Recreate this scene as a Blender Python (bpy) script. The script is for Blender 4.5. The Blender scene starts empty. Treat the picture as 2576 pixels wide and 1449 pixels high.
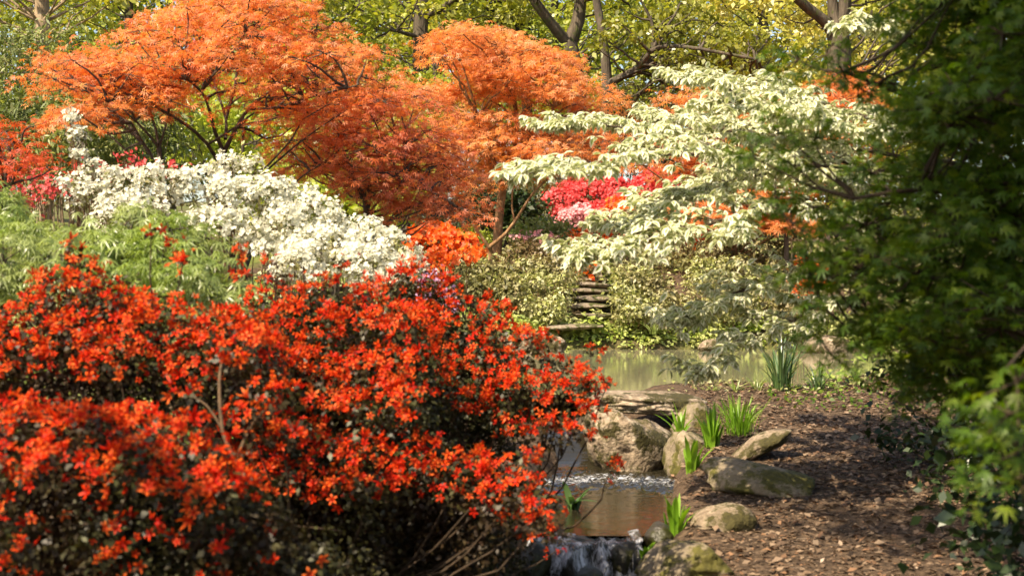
import bpy, math, random
import numpy as np
from mathutils import Vector, Matrix

random.seed(5)
rng = np.random.default_rng(11)
scene = bpy.context.scene
COL = scene.collection

# ------------------------------------------------------------------ camera
F = 3578.0            # focal length in units of a 2576 wide picture
CZ = 1.8
cam = bpy.data.cameras.new('camera')
cam.sensor_width = 36.0
cam.lens = 50.0
cam.clip_start = 0.1
cam.clip_end = 3000
cam.dof.use_dof = True
cam.dof.focus_distance = 33.0
cam.dof.aperture_fstop = 3.0
camo = bpy.data.objects.new('camera', cam)
camo.location = (0, 0, CZ)
camo.rotation_euler = (math.radians(90), 0, 0)
COL.objects.link(camo)
scene.camera = camo

# ------------------------------------------------------------------ world, sun, exposure
SUN = Vector((-0.47, -0.44, 0.76)).normalized()
world = bpy.data.worlds.new('World')
scene.world = world
world.use_nodes = True
wn = world.node_tree
wn.nodes.clear()
sky = wn.nodes.new('ShaderNodeTexSky')
sky.sky_type = 'NISHITA'
sky.sun_disc = False
sky.sun_elevation = math.asin(SUN.z)
sky.sun_rotation = math.atan2(SUN.x, SUN.y)
sky.air_density = 1.0
sky.dust_density = 2.0
bg = wn.nodes.new('ShaderNodeBackground')
bg.inputs['Strength'].default_value = 0.125
wo = wn.nodes.new('ShaderNodeOutputWorld')
wn.links.new(sky.outputs[0], bg.inputs[0])
wn.links.new(bg.outputs[0], wo.inputs[0])
sl = bpy.data.lights.new('sun', 'SUN')
sl.energy = 5.0
sl.angle = math.radians(0.53)
sl.color = (1.0, 0.90, 0.74)
so = bpy.data.objects.new('sun', sl)
so.rotation_euler = SUN.to_track_quat('Z', 'Y').to_euler()
so.location = (-20, -10, 25)
COL.objects.link(so)
vs = scene.view_settings
vs.view_transform = 'Standard'
vs.look = 'None'
vs.gamma = 1.0
vs.exposure = 1.12
vs.use_curve_mapping = False
vs.use_white_balance = True          # warm daylight setting of the camera
vs.white_balance_temperature = 7400
vs.white_balance_tint = 10
cy = scene.cycles
cy.max_bounces = 6
cy.diffuse_bounces = 3
cy.glossy_bounces = 3
cy.transmission_bounces = 4
cy.transparent_max_bounces = 4
cy.use_adaptive_sampling = True
cy.adaptive_threshold = 0.02
cy.use_denoising = True
cy.caustics_reflective = False
cy.caustics_refractive = False
cy.sample_clamp_indirect = 6.0

# ------------------------------------------------------------------ helpers
def P(px, py, Y):
    """place a point seen in direction (px, py) at the distance Y"""
    return np.array([(px - 1288.0) / F * Y, Y, CZ + (724.5 - py) / F * Y])

def ss(a, b, x):
    t = np.clip((np.asarray(x, float) - a) / (b - a), 0, 1)
    return t * t * (3 - 2 * t)

def wob(x, y, s=1.0):
    return (np.sin(1.7 * s * x + 0.6) * np.cos(1.3 * s * y + 1.1) * .5 + np.sin(3.1 * s * x - 2.2 * s * y) * .3
            + np.sin(5.3 * s * y + 4.1 * s * x + 2.0) * .2)

def height(x, y):
    x = np.asarray(x, float); y = np.asarray(y, float)
    right = -0.15 + (np.clip(y, 0, 18) - 9) * 0.073 + 0.10 * np.maximum(0, x - 3.6) + .11 * ss(15.2, 17.2, y)
    left = 0.15 + 1.15 * ss(8.5, 17, y) * ss(-0.6, -3.2, x) + 0.05 * np.maximum(0, y - 17) + 0.03 * np.maximum(0, -x - 4)
    cx = 0.45 + 0.12 * (np.clip(y, 6, 17) - 9.5)
    z = left + (right - left) * ss(-0.9, 0.9, x - cx)
    far = 0.56 + 0.35 * ss(29.8, 31, y) + 1.55 * ss(30.6, 34.5, y) + 0.07 * np.maximum(0, y - 34.5) + .25 * wob(x * .3, y * .3)* ss(33, 40, y)
    far = np.minimum(far, 14 + 0 * y)
    z = z + (far - z) * ss(28.5, 31.0, y)
    # pond
    e = (np.abs((x - 3.0) / 6.7) ** 4 + np.abs((y - 24.1) / 6.1) ** 4) ** .25
    e = e + .028 * wob(x * 1.4, y * 1.4) + .012 * wob(x * 4, y * 4)
    z = z + (-0.3 - z) * ss(1.02, 0.93, e)
    # stream bed
    w = np.exp(-((x - cx) / (0.55 + 0.12 * ss(11, 14, y))) ** 4)
    bed = -0.85 + 0.45 * ss(10.5, 11.0, y) + 0.5 * ss(15.0, 17.2, y)
    on = ss(17.6, 16.4, y)
    z = z + (bed - z) * w * on
    return z + 0.035 * wob(x, y, 1.2) * ss(0, 1, e * 0 + 1)

def gz(x, y):
    return float(height(x, y))

def mesh_np(name, V, Fq, attrs=None, smooth=False):
    me = bpy.data.meshes.new(name)
    V = np.ascontiguousarray(V, dtype=np.float32); Fq = np.ascontiguousarray(Fq, dtype=np.int32)
    n, (m, k) = len(V), Fq.shape
    me.vertices.add(n); me.vertices.foreach_set('co', V.ravel())
    me.loops.add(m * k); me.loops.foreach_set('vertex_index', Fq.ravel())
    me.polygons.add(m); me.polygons.foreach_set('loop_start', np.arange(0, m * k, k, dtype=np.int32))
    if smooth:
        me.polygons.foreach_set('use_smooth', np.ones(m, dtype=bool))
    for key, val in (attrs or {}).items():
        a = me.attributes.new(key, 'FLOAT', 'POINT')
        a.data.foreach_set('value', np.ascontiguousarray(val, dtype=np.float32))
    me.update(calc_edges=True)
    return me

def obj(name, me, mat, parent=None, kind=None):
    o = bpy.data.objects.new(name, me)
    if mat is not None and not me.materials:
        me.materials.append(mat)
    COL.objects.link(o)
    if parent is not None:
        o.parent = parent
    if kind:
        o['kind'] = kind
    return o

def tag(o, label, cat, group=None):
    o['label'] = label; o['category'] = cat
    if group: o['group'] = group
    return o

def thing(name, label, cat, loc, group=None):
    o = bpy.data.objects.new(name, None)
    o.empty_display_size = 0.2
    o.location = [float(c) for c in loc]
    COL.objects.link(o)
    return tag(o, label, cat, group)

class Acc:
    """collects vertices, quads and two per-vertex numbers"""
    def __init__(s): s.V = []; s.F = []; s.R = []; s.E = []; s.n = 0
    def add(s, V, Fq, rnd=None, edge=None):
        if len(V) == 0: return
        s.V.append(V); s.F.append(np.asarray(Fq) + s.n); s.n += len(V)
        s.R.append(np.zeros(len(V)) if rnd is None else rnd)
        s.E.append(np.zeros(len(V)) if edge is None else edge)
    def mesh(s, name, loc=(0, 0, 0), smooth=False):
        V = np.concatenate(s.V) - np.asarray(loc, float)
        return mesh_np(name, V, np.concatenate(s.F), {'rnd': np.concatenate(s.R), 'edge': np.concatenate(s.E)}, smooth)

def unit(a):
    a = np.asarray(a, float)
    return a / np.maximum(np.linalg.norm(a, axis=-1, keepdims=True), 1e-9)

def frames(n, d):
    z = unit(n); y = d - (d * z).sum(-1, keepdims=True) * z
    y = unit(y + 1e-5); x = np.cross(y, z)
    return x, y, z

def scatter(base, pos, n, d, s, rnd=None):
    bv, bf, be = base
    N = len(pos); k = len(bv)
    if rnd is None: rnd = rng.random(N)
    x, y, z = frames(n, d)
    s = np.broadcast_to(np.asarray(s, float), (N,))[:, None, None]
    V = pos[:, None] + s * (bv[None, :, 0:1] * x[:, None] + bv[None, :, 1:2] * y[:, None] + bv[None, :, 2:3] * z[:, None])
    Fq = (bf[None] + (np.arange(N) * k)[:, None, None]).reshape(-1, bf.shape[1])
    return V.reshape(-1, 3), Fq, np.repeat(rnd, k), np.tile(be, N)

def segs(A, B, ra, rb, sides=4):
    A = np.asarray(A, float); B = np.asarray(B, float); N = len(A)
    ra = np.broadcast_to(ra, (N,)); rb = np.broadcast_to(rb, (N,))
    d = unit(B - A); up = np.where(np.abs(d[:, 2:3]) > .9, [[1., 0, 0]], [[0, 0, 1.]])
    x = unit(np.cross(d, up)); y = np.cross(d, x)
    a = np.arange(sides) * 2 * math.pi / sides
    ring = np.cos(a)[None, :, None] * x[:, None] + np.sin(a)[None, :, None] * y[:, None]
    V = np.concatenate([A[:, None] + ra[:, None, None] * ring, B[:, None] + rb[:, None, None] * ring], 1)
    i = np.arange(sides); j = (i + 1) % sides
    f = np.stack([i, j, j + sides, i + sides], 1)
    Fq = (f[None] + (np.arange(N) * 2 * sides)[:, None, None]).reshape(-1, 4)
    return V.reshape(-1, 3), Fq

def tube(pts, rad, sides=7, rough=0.0):
    pts = np.asarray(pts, float); rad = np.asarray(rad, float); n = len(pts)
    t = unit(np.gradient(pts, axis=0))
    ref = np.array([0.3, -1.0, 0.15]); 
    x = unit(np.cross(t, ref)); y = np.cross(t, x)
    a = np.arange(sides) * 2 * math.pi / sides
    r = rad[:, None] * (1 + rough * rng.normal(size=(n, sides)))
    V = pts[:, None] + r[:, :, None] * (np.cos(a)[None, :, None] * x[:, None] + np.sin(a)[None, :, None] * y[:, None])
    Fq = []
    for q in range(n - 1):
        for i in range(sides):
            j = (i + 1) % sides
            Fq.append((q * sides + i, q * sides + j, (q + 1) * sides + j, (q + 1) * sides + i))
    return V.reshape(-1, 3), np.array(Fq)

def smooth_path(pts, n=12, jitter=0.0):
    pts = np.asarray(pts, float)
    t = np.linspace(0, 1, len(pts)); tt = np.linspace(0, 1, n)
    # catmull-rom through the points
    out = []
    for u in tt:
        i = min(int(u * (len(pts) - 1)), len(pts) - 2); f = u * (len(pts) - 1) - i
        p0 = pts[max(i - 1, 0)]; p1 = pts[i]; p2 = pts[i + 1]; p3 = pts[min(i + 2, len(pts) - 1)]
        out.append(.5 * ((2 * p1) + (-p0 + p2) * f + (2 * p0 - 5 * p1 + 4 * p2 - p3) * f * f + (-p0 + 3 * p1 - 3 * p2 + p3) * f ** 3))
    out = np.array(out)
    if jitter:
        out[1:-1] += rng.normal(size=out[1:-1].shape) * jitter
    return out

# ---- leaf and flower patterns (y runs from the stalk to the tip, z is the upper side)
def pattern(vs_, fs, es=None):
    vs_ = np.array(vs_, float)
    return vs_, np.array(fs, int), np.zeros(len(vs_)) if es is None else np.array(es, float)

LANCE = pattern([(0, 0, 0), (-.13, .42, .05), (0, 1, -.10), (.13, .42, .05)], [(0, 3, 2, 1)])
OVATE = pattern([(0, 0, 0), (-.30, .45, .09), (0, 1, -.06), (.30, .45, .09)], [(0, 3, 2, 1)])
def palm(angles, lens, width, droop, sub=1):
    v = []; f = []; e = []
    for a, l in zip(angles, lens):
        a = math.radians(a); c, s = math.sin(a), math.cos(a); k = len(v)
        if sub == 1:
            for (u, w, z) in ((0, 0, 0), (.5, -width, .02), (1, 0, -droop), (.5, width, .02)):
                v.append((c * u * l + s * w, s * u * l - c * w, z)); e.append(u)
            f.append((k, k + 3, k + 2, k + 1))
        else:
            for (u, w, z) in ((0, -.02, 0), (0, .02, 0), (.45, width, .03), (.45, -width, .03), (1, .008, -droop), (1, -.008, -droop)):
                v.append((c * u * l + s * w, s * u * l - c * w, z)); e.append(u)
            f.append((k, k + 1, k + 2, k + 3)); f.append((k + 3, k + 2, k + 4, k + 5))
    return pattern(v, f, e)
MAPLE5 = palm((-105, -62, -22, 22, 62, 105), (.62, .92, 1.1, 1.05, .9, .6), .085, .22)
MAPLE7 = palm((-125, -82, -40, 0, 40, 82, 125), (.45, .72, .95, 1.1, .95, .72, .45), .095, .20, 2)
LACE = palm((-110, -72, -36, 0, 36, 72, 110), (.6, .8, .95, 1.05, .95, .8, .6), .055, .42, 2)
def bracted():
    # variegated leaf: cream rim round a green middle
    v = [(0, 0, 0), (-.19, .30, .05), (-.19, .60, .02), (0, 1, -.22), (.19, .60, .02), (.19, .30, .05),
         (0, .14, .0), (-.09, .38, .015), (-.08, .60, -.005), (0, .80, -.11), (.08, .60, -.005), (.09, .38, .015)]
    f = []
    for i in range(6):
        j = (i + 1) % 6
        f.append((i, i + 6, j + 6, j))
    f.append((6, 9, 8, 7)); f.append((6, 11, 10, 9))
    v2 = v + [v[6], v[7], v[8], v[9], v[10], v[11]]
    f[-2] = (12, 15, 14, 13); f[-1] = (12, 17, 16, 15)
    return pattern(v2, f, [1] * 6 + [.9] * 6 + [0] * 6)
DOGLEAF = bracted()
def flower(petals=5, depth=.35, curl=.1):
    v = []; f = []; e = []
    for i in range(petals):
        a = 2 * math.pi * i / petals
        k = len(v)
        for (r, w, z, ed) in ((.08, -.06, -depth, 0), (.08, .06, -depth, 0), (.45, .21, 0, .35), (.45, -.21, 0, .35),
                              (.80, .19, -curl * .3, .85), (.80, -.19, -curl * .3, .85), (1.05, .04, -curl, 1), (1.05, -.04, -curl, 1)):
            v.append((math.cos(a) * r - math.sin(a) * w, math.sin(a) * r + math.cos(a) * w, z)); e.append(ed)
        f += [(k, k + 1, k + 2, k + 3), (k + 3, k + 2, k + 4, k + 5), (k + 5, k + 4, k + 6, k + 7)]
    for i in range(3):
        a = 2 * math.pi * (i + .5) / 3; k = len(v); c, q = math.cos(a), math.sin(a)
        for (r, w, z) in ((.03, -.02, -depth), (.03, .02, -depth), (.22, .015, .42), (.22, -.015, .42)):
            v.append((c * r - q * w, q * r + c * w, z)); e.append(.3)
        f.append((k, k + 1, k + 2, k + 3))
    return pattern(v, f, e)
FLOWER = [flower(), flower(5, .55, -.28), flower(5, .8, -.75), flower(5, .3, .35)]
def small_flower():
    v = []; f = []; e = []
    for i in range(5):
        a = 2 * math.pi * i / 5 ; k = len(v)
        for (r, w, z, ed) in ((.0, 0, -.25, 0), (.6, .36, .02, .6), (1, 0, -.05, 1), (.6, -.36, .02, .6)):
            v.append((math.cos(a) * r - math.sin(a) * w, math.sin(a) * r + math.cos(a) * w, z)); e.append(ed)
        f.append((k, k + 1, k + 2, k + 3))
    return pattern(v, f, e)
BLOOM = small_flower()

# ------------------------------------------------------------------ materials
def nt(name):
    m = bpy.data.materials.new(name); m.use_nodes = True
    t = m.node_tree; t.nodes.clear()
    out = t.nodes.new('ShaderNodeOutputMaterial')
    return m, t, out

def node(t, ty, **kw):
    n = t.nodes.new(ty)
    for k, v in kw.items(): setattr(n, k, v)
    return n

def ramp(t, src, stops):
    r = t.nodes.new('ShaderNodeValToRGB'); cr = r.color_ramp
    while len(cr.elements) > 1: cr.elements.remove(cr.elements[-1])
    cr.elements[0].position = stops[0][0]; cr.elements[0].color = (*stops[0][1], 1)
    for p, c in stops[1:]:
        e = cr.elements.new(p); e.color = (*c, 1)
    t.links.new(src, r.inputs[0])
    return r.outputs[0]

def mixc(t, fac, a, b, mode='MIX'):
    n = t.nodes.new('ShaderNodeMix'); n.data_type = 'RGBA'; n.blend_type = mode
    for s, v in ((n.inputs[0], fac), (n.inputs[6], a), (n.inputs[7], b)):
        if hasattr(v, 'is_linked'): t.links.new(v, s)
        elif isinstance(v, (int, float)): s.default_value = v
        else: s.default_value = (*v, 1)
    return n.outputs[2]

def leaf_mat(name, cols, trans=0.45, tgain=(1.25, 1.2, .8), gloss=.06, rough=.42, patch=None, pscale=.6, centre=None, rim=None):
    """thin leaf or petal: cols = colours picked leaf by leaf; patch = colour taken on in drifts"""
    m, t, out = nt(name)
    at = node(t, 'ShaderNodeAttribute', attribute_name='rnd')
    oi = node(t, 'ShaderNodeObjectInfo')
    ad = node(t, 'ShaderNodeMath', operation='ADD'); t.links.new(at.outputs['Fac'], ad.inputs[0]); t.links.new(oi.outputs['Random'], ad.inputs[1])
    fr = node(t, 'ShaderNodeMath', operation='FRACT'); t.links.new(ad.outputs[0], fr.inputs[0])
    n = len(cols)
    c = ramp(t, fr.outputs[0], [((i + .5) / n, k) for i, k in enumerate(cols)])
    if patch is not None:
        ge = node(t, 'ShaderNodeNewGeometry')
        no = node(t, 'ShaderNodeTexNoise'); no.inputs['Scale'].default_value = pscale; no.inputs['Detail'].default_value = 2
        t.links.new(ge.outputs['Position'], no.inputs['Vector'])
        mr = node(t, 'ShaderNodeMapRange'); mr.inputs[1].default_value = .42; mr.inputs[2].default_value = .62
        t.links.new(no.outputs['Fac'], mr.inputs[0])
        c = mixc(t, mr.outputs[0], c, mixc(t, .75, c, patch))
    if centre is not None or rim is not None:
        ed = node(t, 'ShaderNodeAttribute', attribute_name='edge')
        if centre is not None:
            c = mixc(t, ed.outputs['Fac'], centre, c)
    di = node(t, 'ShaderNodeBsdfDiffuse'); t.links.new(c, di.inputs[0])
    tr = node(t, 'ShaderNodeBsdfTranslucent')
    tc = mixc(t, 1.0, c, tgain, 'MULTIPLY'); t.links.new(tc, tr.inputs[0])
    m1 = node(t, 'ShaderNodeMixShader'); m1.inputs[0].default_value = trans
    t.links.new(di.outputs[0], m1.inputs[1]); t.links.new(tr.outputs[0], m1.inputs[2])
    gl = node(t, 'ShaderNodeBsdfGlossy'); gl.inputs['Roughness'].default_value = rough
    m2 = node(t, 'ShaderNodeMixShader'); m2.inputs[0].default_value = gloss
    t.links.new(m1.outputs[0], m2.inputs[1]); t.links.new(gl.outputs[0], m2.inputs[2])
    t.links.new(m2.outputs[0], out.inputs[0])
    return m

def solid_mat(name, stops, scale=6, detail=6, rough=.85, bump=.3, bscale=None, stretch=(1, 1, 1), moss=None, moss_amt=.5, spec=.3):
    m, t, out = nt(name)
    tc = node(t, 'ShaderNodeTexCoord'); mp = node(t, 'ShaderNodeMapping'); mp.inputs['Scale'].default_value = stretch
    t.links.new(tc.outputs['Object'], mp.inputs[0])
    no = node(t, 'ShaderNodeTexNoise'); no.inputs['Scale'].default_value = scale; no.inputs['Detail'].default_value = detail; no.inputs['Roughness'].default_value = .65
    t.links.new(mp.outputs[0], no.inputs['Vector'])
    c = ramp(t, no.outputs['Fac'], stops)
    n2 = node(t, 'ShaderNodeTexNoise'); n2.inputs['Scale'].default_value = bscale or scale * 3; n2.inputs['Detail'].default_value = 8
    t.links.new(mp.outputs[0], n2.inputs['Vector'])
    if moss is not None:
        n3 = node(t, 'ShaderNodeTexNoise'); n3.inputs['Scale'].default_value = scale * .55; n3.inputs['Detail'].default_value = 7; n3.inputs['Roughness'].default_value = .7
        t.links.new(tc.outputs['Object'], n3.inputs['Vector'])
        mr = node(t, 'ShaderNodeMapRange'); mr.inputs[1].default_value = .62 - moss_amt * .3; mr.inputs[2].default_value = .70 - moss_amt * .3
        t.links.new(n3.outputs['Fac'], mr.inputs[0])
        mc = ramp(t, n2.outputs['Fac'], [(.3, tuple(k * .45 for k in moss)), (.7, moss)])
        c = mixc(t, mr.outputs[0], c, mc)
    b = node(t, 'ShaderNodeBsdfPrincipled'); b.inputs['Roughness'].default_value = rough
    b.inputs['Specular IOR Level'].default_value = spec
    t.links.new(c, b.inputs['Base Color'])
    bu = node(t, 'ShaderNodeBump'); bu.inputs['Strength'].default_value = bump; bu.inputs['Distance'].default_value = .03
    t.links.new(n2.outputs['Fac'], bu.inputs['Height']); t.links.new(bu.outputs[0], b.inputs['Normal'])
    t.links.new(b.outputs[0], out.inputs[0])
    return m

M = {}
M['bark'] = solid_mat('bark', [(.3, (.035, .026, .020)), (.6, (.10, .075, .055)), (.8, (.17, .14, .11))], 14, stretch=(1, 1, .25), bump=.8)
M['bark_pale'] = solid_mat('bark_pale', [(.3, (.12, .085, .05)), (.55, (.30, .22, .14)), (.75, (.50, .42, .32))], 9, stretch=(1, 1, .35), bump=.5)
M['bark_warm'] = solid_mat('bark_warm', [(.3, (.09, .045, .02)), (.55, (.24, .13, .06)), (.78, (.45, .34, .22))], 10, stretch=(1, 1, .4), bump=.4)
M['bark_oak'] = solid_mat('bark_oak', [(.3, (.030, .023, .016)), (.55, (.085, .066, .046)), (.8, (.17, .135, .10))], 7, stretch=(1, 1, .2), bump=1.0, moss=(.09, .10, .03), moss_amt=.25)
M['twig'] = solid_mat('twig', [(.3, (.06, .035, .018)), (.7, (.20, .115, .055))], 20, bump=.2)
M['azalea_bark'] = solid_mat('azalea_bark', [(.3, (.04, .024, .013)), (.7, (.13, .078, .04))], 20, bump=.3)
M['twig_dark'] = solid_mat('twig_dark', [(.3, (.025, .017, .010)), (.7, (.075, .048, .028))], 20, bump=.2)
M['rock'] = solid_mat('rock', [(.30, (.06, .045, .03)), (.46, (.24, .18, .125)), (.56, (.40, .32, .235)), (.7, (.52, .44, .34))], 6, 11, bump=1.0, bscale=26, moss=(.065, .055, .016), moss_amt=.55)
M['rock_mossy'] = solid_mat('rock_mossy', [(.25, (.07, .055, .035)), (.5, (.22, .175, .12)), (.7, (.36, .29, .21))], 6, 9, bump=.8, bscale=22, moss=(.10, .09, .02), moss_amt=.6)
M['rock_dark'] = solid_mat('rock_dark', [(.3, (.018, .015, .011)), (.7, (.07, .06, .045))], 6, 8, rough=.4, bump=.7, bscale=20, moss=(.035, .035, .01), moss_amt=.5)
M['step_stone'] = solid_mat('step_stone', [(.3, (.13, .10, .07)), (.7, (.36, .29, .22))], 6, 8, bump=.7, moss=(.07, .075, .02), moss_amt=.5)

M['orange'] = leaf_mat('orange_maple_leaf', [(.68, .19, .04), (.78, .28, .075), (.76, .31, .14), (.86, .44, .25), (.60, .13, .03)], .5, (1.2, 1.25, .8), .035, .55, patch=(.68, .13, .03), pscale=.9)
M['orange_far'] = leaf_mat('amber_maple_leaf', [(.74, .28, .075), (.80, .35, .13), (.80, .36, .17), (.86, .48, .27), (.68, .22, .05)], .5, (1.2, 1.2, .8), .035, .55, patch=(.66, .17, .04), pscale=.6)
M['russet'] = leaf_mat('russet_maple_leaf', [(.60, .13, .035), (.70, .19, .05), (.70, .21, .10), (.78, .32, .20), (.50, .09, .03)], .5, (1.25, 1.3, .8), .035, .55, patch=(.55, .14, .07), pscale=.9)
M['red_maple'] = leaf_mat('red_maple_leaf', [(.62, .075, .02), (.72, .14, .035), (.5, .06, .02)], .5, (1.2, 1.2, .8), .035, .55)
M['lime'] = leaf_mat('lime_maple_leaf', [(.34, .40, .055), (.42, .46, .07), (.27, .35, .045)], .45, (1.2, 1.2, .7), .05)
M['oak_leaf'] = leaf_mat('oak_leaf', [(.20, .26, .026), (.30, .34, .036), (.40, .42, .055), (.15, .20, .022)], .45, (1.3, 1.25, .7), .05, patch=(.36, .34, .05), pscale=.35)
M['oak_olive'] = leaf_mat('olive_oak_leaf', [(.12, .135, .016), (.17, .19, .022), (.24, .24, .03)], .42, (1.3, 1.25, .7), .05, patch=(.24, .24, .035), pscale=.5)
M['beech_leaf'] = leaf_mat('yellow_leaf', [(.44, .44, .07), (.54, .52, .12), (.36, .39, .05)], .45, (1.2, 1.2, .7), .05, patch=(.46, .36, .09), pscale=.3)
M['pine'] = leaf_mat('pine_needle', [(.035, .06, .028), (.055, .085, .04), (.03, .05, .02)], .2, (1, 1, 1), .04)
M['bamboo'] = leaf_mat('bamboo_leaf', [(.16, .20, .045), (.23, .26, .07), (.11, .15, .03), (.32, .32, .12)], .35, (1.2, 1.2, .7), .04, .5, patch=(.07, .10, .02), pscale=.7)
M['lace'] = leaf_mat('lace_leaf', [(.22, .30, .05), (.28, .36, .08), (.17, .25, .04)], .42, (1.15, 1.15, .7), .08, patch=(.33, .38, .14), pscale=1.2)
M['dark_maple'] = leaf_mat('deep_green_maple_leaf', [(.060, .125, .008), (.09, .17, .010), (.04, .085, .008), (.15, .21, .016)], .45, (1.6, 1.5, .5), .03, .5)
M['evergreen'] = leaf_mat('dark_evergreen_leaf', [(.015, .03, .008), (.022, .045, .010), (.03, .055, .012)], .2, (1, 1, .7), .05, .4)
M['variegated'] = leaf_mat('variegated_leaf', [(.76, .75, .56), (.82, .81, .68), (.62, .63, .40)], .34, (1.05, 1.05, .7), .04, .5, centre=(.30, .36, .12))
M['cream_shrub'] = leaf_mat('cream_shrub_leaf', [(.40, .42, .13), (.64, .62, .36), (.14, .16, .04), (.52, .52, .24), (.075, .085, .025), (.30, .33, .09)], .3, (1.1, 1.1, .7), .04, .5, patch=(.20, .15, .07), pscale=.9)
M['brown_shrub'] = leaf_mat('olive_shrub_leaf', [(.13, .13, .04), (.20, .18, .06), (.30, .28, .12), (.09, .09, .025)], .3, (1.1, 1.1, .7), .04, .5, patch=(.13, .07, .035), pscale=.8)
M['green_low'] = leaf_mat('bank_leaf', [(.16, .26, .03), (.24, .34, .05), (.34, .42, .10), (.10, .18, .02)], .4, (1.1, 1.1, .7), .04, .5, patch=(.40, .40, .16), pscale=1.0)
M['white_azalea_leaf'] = leaf_mat('pale_azalea_leaf', [(.16, .17, .05), (.22, .22, .08), (.28, .24, .11), (.10, .11, .03)], .3, (1.1, 1.1, .7), .02, .5)
M['bank_green'] = leaf_mat('waterside_leaf', [(.26, .36, .045), (.36, .44, .08), (.46, .50, .16), (.16, .26, .03)], .4, (1.1, 1.1, .7), .04, .5, patch=(.50, .50, .22), pscale=1.0)
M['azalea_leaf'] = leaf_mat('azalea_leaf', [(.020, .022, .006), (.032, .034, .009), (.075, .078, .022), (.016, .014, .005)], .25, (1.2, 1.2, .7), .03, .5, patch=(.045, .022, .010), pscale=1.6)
M['red_bloom'] = leaf_mat('red_petal', [(.62, .025, .008), (.80, .060, .010), (.86, .10, .014), (.88, .16, .022), (.86, .20, .045), (.78, .050, .009)], .38, (1.1, 1.0, .8), .008, .5, centre=(.36, .006, .004))
M['white_bloom'] = leaf_mat('white_petal', [(.80, .80, .74), (.84, .84, .78), (.78, .77, .69)], .35, (1, 1, .93), .02, .5, centre=(.70, .68, .48))
M['lilac_bloom'] = leaf_mat('lilac_petal', [(.66, .38, .62), (.74, .50, .70)], .35, (1, 1, 1), .02, .5)
M['orange_bloom'] = leaf_mat('orange_petal', [(.80, .13, .012), (.84, .20, .02), (.78, .09, .01)], .35, (1.1, 1, .8), .03, .5)
M['crimson_bloom'] = leaf_mat('crimson_petal', [(.74, .07, .075), (.82, .17, .17), (.70, .045, .05)], .35, (1.05, 1, 1), .03, .5)
M['pink_bloom'] = leaf_mat('pink_petal', [(.84, .34, .36), (.86, .46, .48)], .35, (1, 1, 1), .03, .5)
M['plum'] = leaf_mat('plum_leaf', [(.10, .035, .035), (.14, .05, .05)], .3, (1.1, 1, 1), .05)
M['fern'] = leaf_mat('hart_tongue_leaf', [(.16, .32, .02), (.22, .40, .035), (.12, .25, .02)], .42, (1.3, 1.25, .6), .035, .45)
M['iris'] = leaf_mat('iris_blade', [(.05, .11, .03), (.07, .15, .04), (.09, .17, .05)], .3, (1.2, 1.2, .7), .10, .35)
M['litter'] = leaf_mat('fallen_leaf', [(.10, .065, .04), (.19, .125, .08), (.30, .21, .14), (.06, .038, .024), (.24, .13, .07)], .1, (1, 1, 1), .05, .5)

# ------------------------------------------------------------------ ground and water
def axis(lo, hi, step, far, grow=1.25):
    a = list(np.arange(lo, hi + 1e-6, step)); s = step
    while a[-1] < far: s *= grow; a.append(a[-1] + s)
    s = step; b = []
    x = lo
    while x > -far: s *= grow; x -= s; b.append(x)
    return np.array(b[::-1] + a)

def build_ground():
    xs = axis(-7, 11, .11, 600); ys = axis(2, 37, .11, 900)
    X, Y = np.meshgrid(xs, ys)
    Z = height(X, Y)
    V = np.stack([X, Y, Z], -1).reshape(-1, 3); nx = len(xs)
    i, j = np.meshgrid(np.arange(nx - 1), np.arange(len(ys) - 1)); k = (j * nx + i).ravel()
    m, t, out = nt('woodland_soil')
    ge = node(t, 'ShaderNodeNewGeometry')
    def noise(s, d=6):
        n = node(t, 'ShaderNodeTexNoise'); n.inputs['Scale'].default_value = s; n.inputs['Detail'].default_value = d
        t.links.new(ge.outputs['Position'], n.inputs['Vector']); return n.outputs['Fac']
    soil = ramp(t, noise(18, 10), [(.3, (.030, .020, .013)), (.5, (.075, .05, .033)), (.7, (.15, .10, .065))])
    turf = ramp(t, noise(9, 8), [(.3, (.05, .065, .015)), (.6, (.13, .15, .035)), (.75, (.21, .19, .07))])
    sep = node(t, 'ShaderNodeSeparateXYZ'); t.links.new(ge.outputs['Position'], sep.inputs[0])
    mr = node(t, 'ShaderNodeMapRange'); mr.inputs[1].default_value = 29; mr.inputs[2].default_value = 31
    t.links.new(sep.outputs['Y'], mr.inputs[0])
    n1 = node(t, 'ShaderNodeMapRange'); n1.inputs[1].default_value = .4; n1.inputs[2].default_value = .55
    t.links.new(noise(.5, 4), n1.inputs[0])
    mu = node(t, 'ShaderNodeMath', operation='MULTIPLY'); t.links.new(mr.outputs[0], mu.inputs[0]); t.links.new(n1.outputs[0], mu.inputs[1])
    c = mixc(t, mu.outputs[0], soil, turf)
    b = node(t, 'ShaderNodeBsdfPrincipled'); b.inputs['Roughness'].default_value = .95; b.inputs['Specular IOR Level'].default_value = .15
    t.links.new(c, b.inputs['Base Color'])
    bu = node(t, 'ShaderNodeBump'); bu.inputs['Strength'].default_value = .9; bu.inputs['Distance'].default_value = .04
    t.links.new(noise(30, 8), bu.inputs['Height']); t.links.new(bu.outputs[0], b.inputs['Normal'])
    t.links.new(b.outputs[0], out.inputs[0])
    obj('ground', mesh_np('ground', V, np.stack([k, k + 1, k + nx + 1, k + nx], 1), smooth=True), m, kind='structure')
build_ground()

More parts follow.
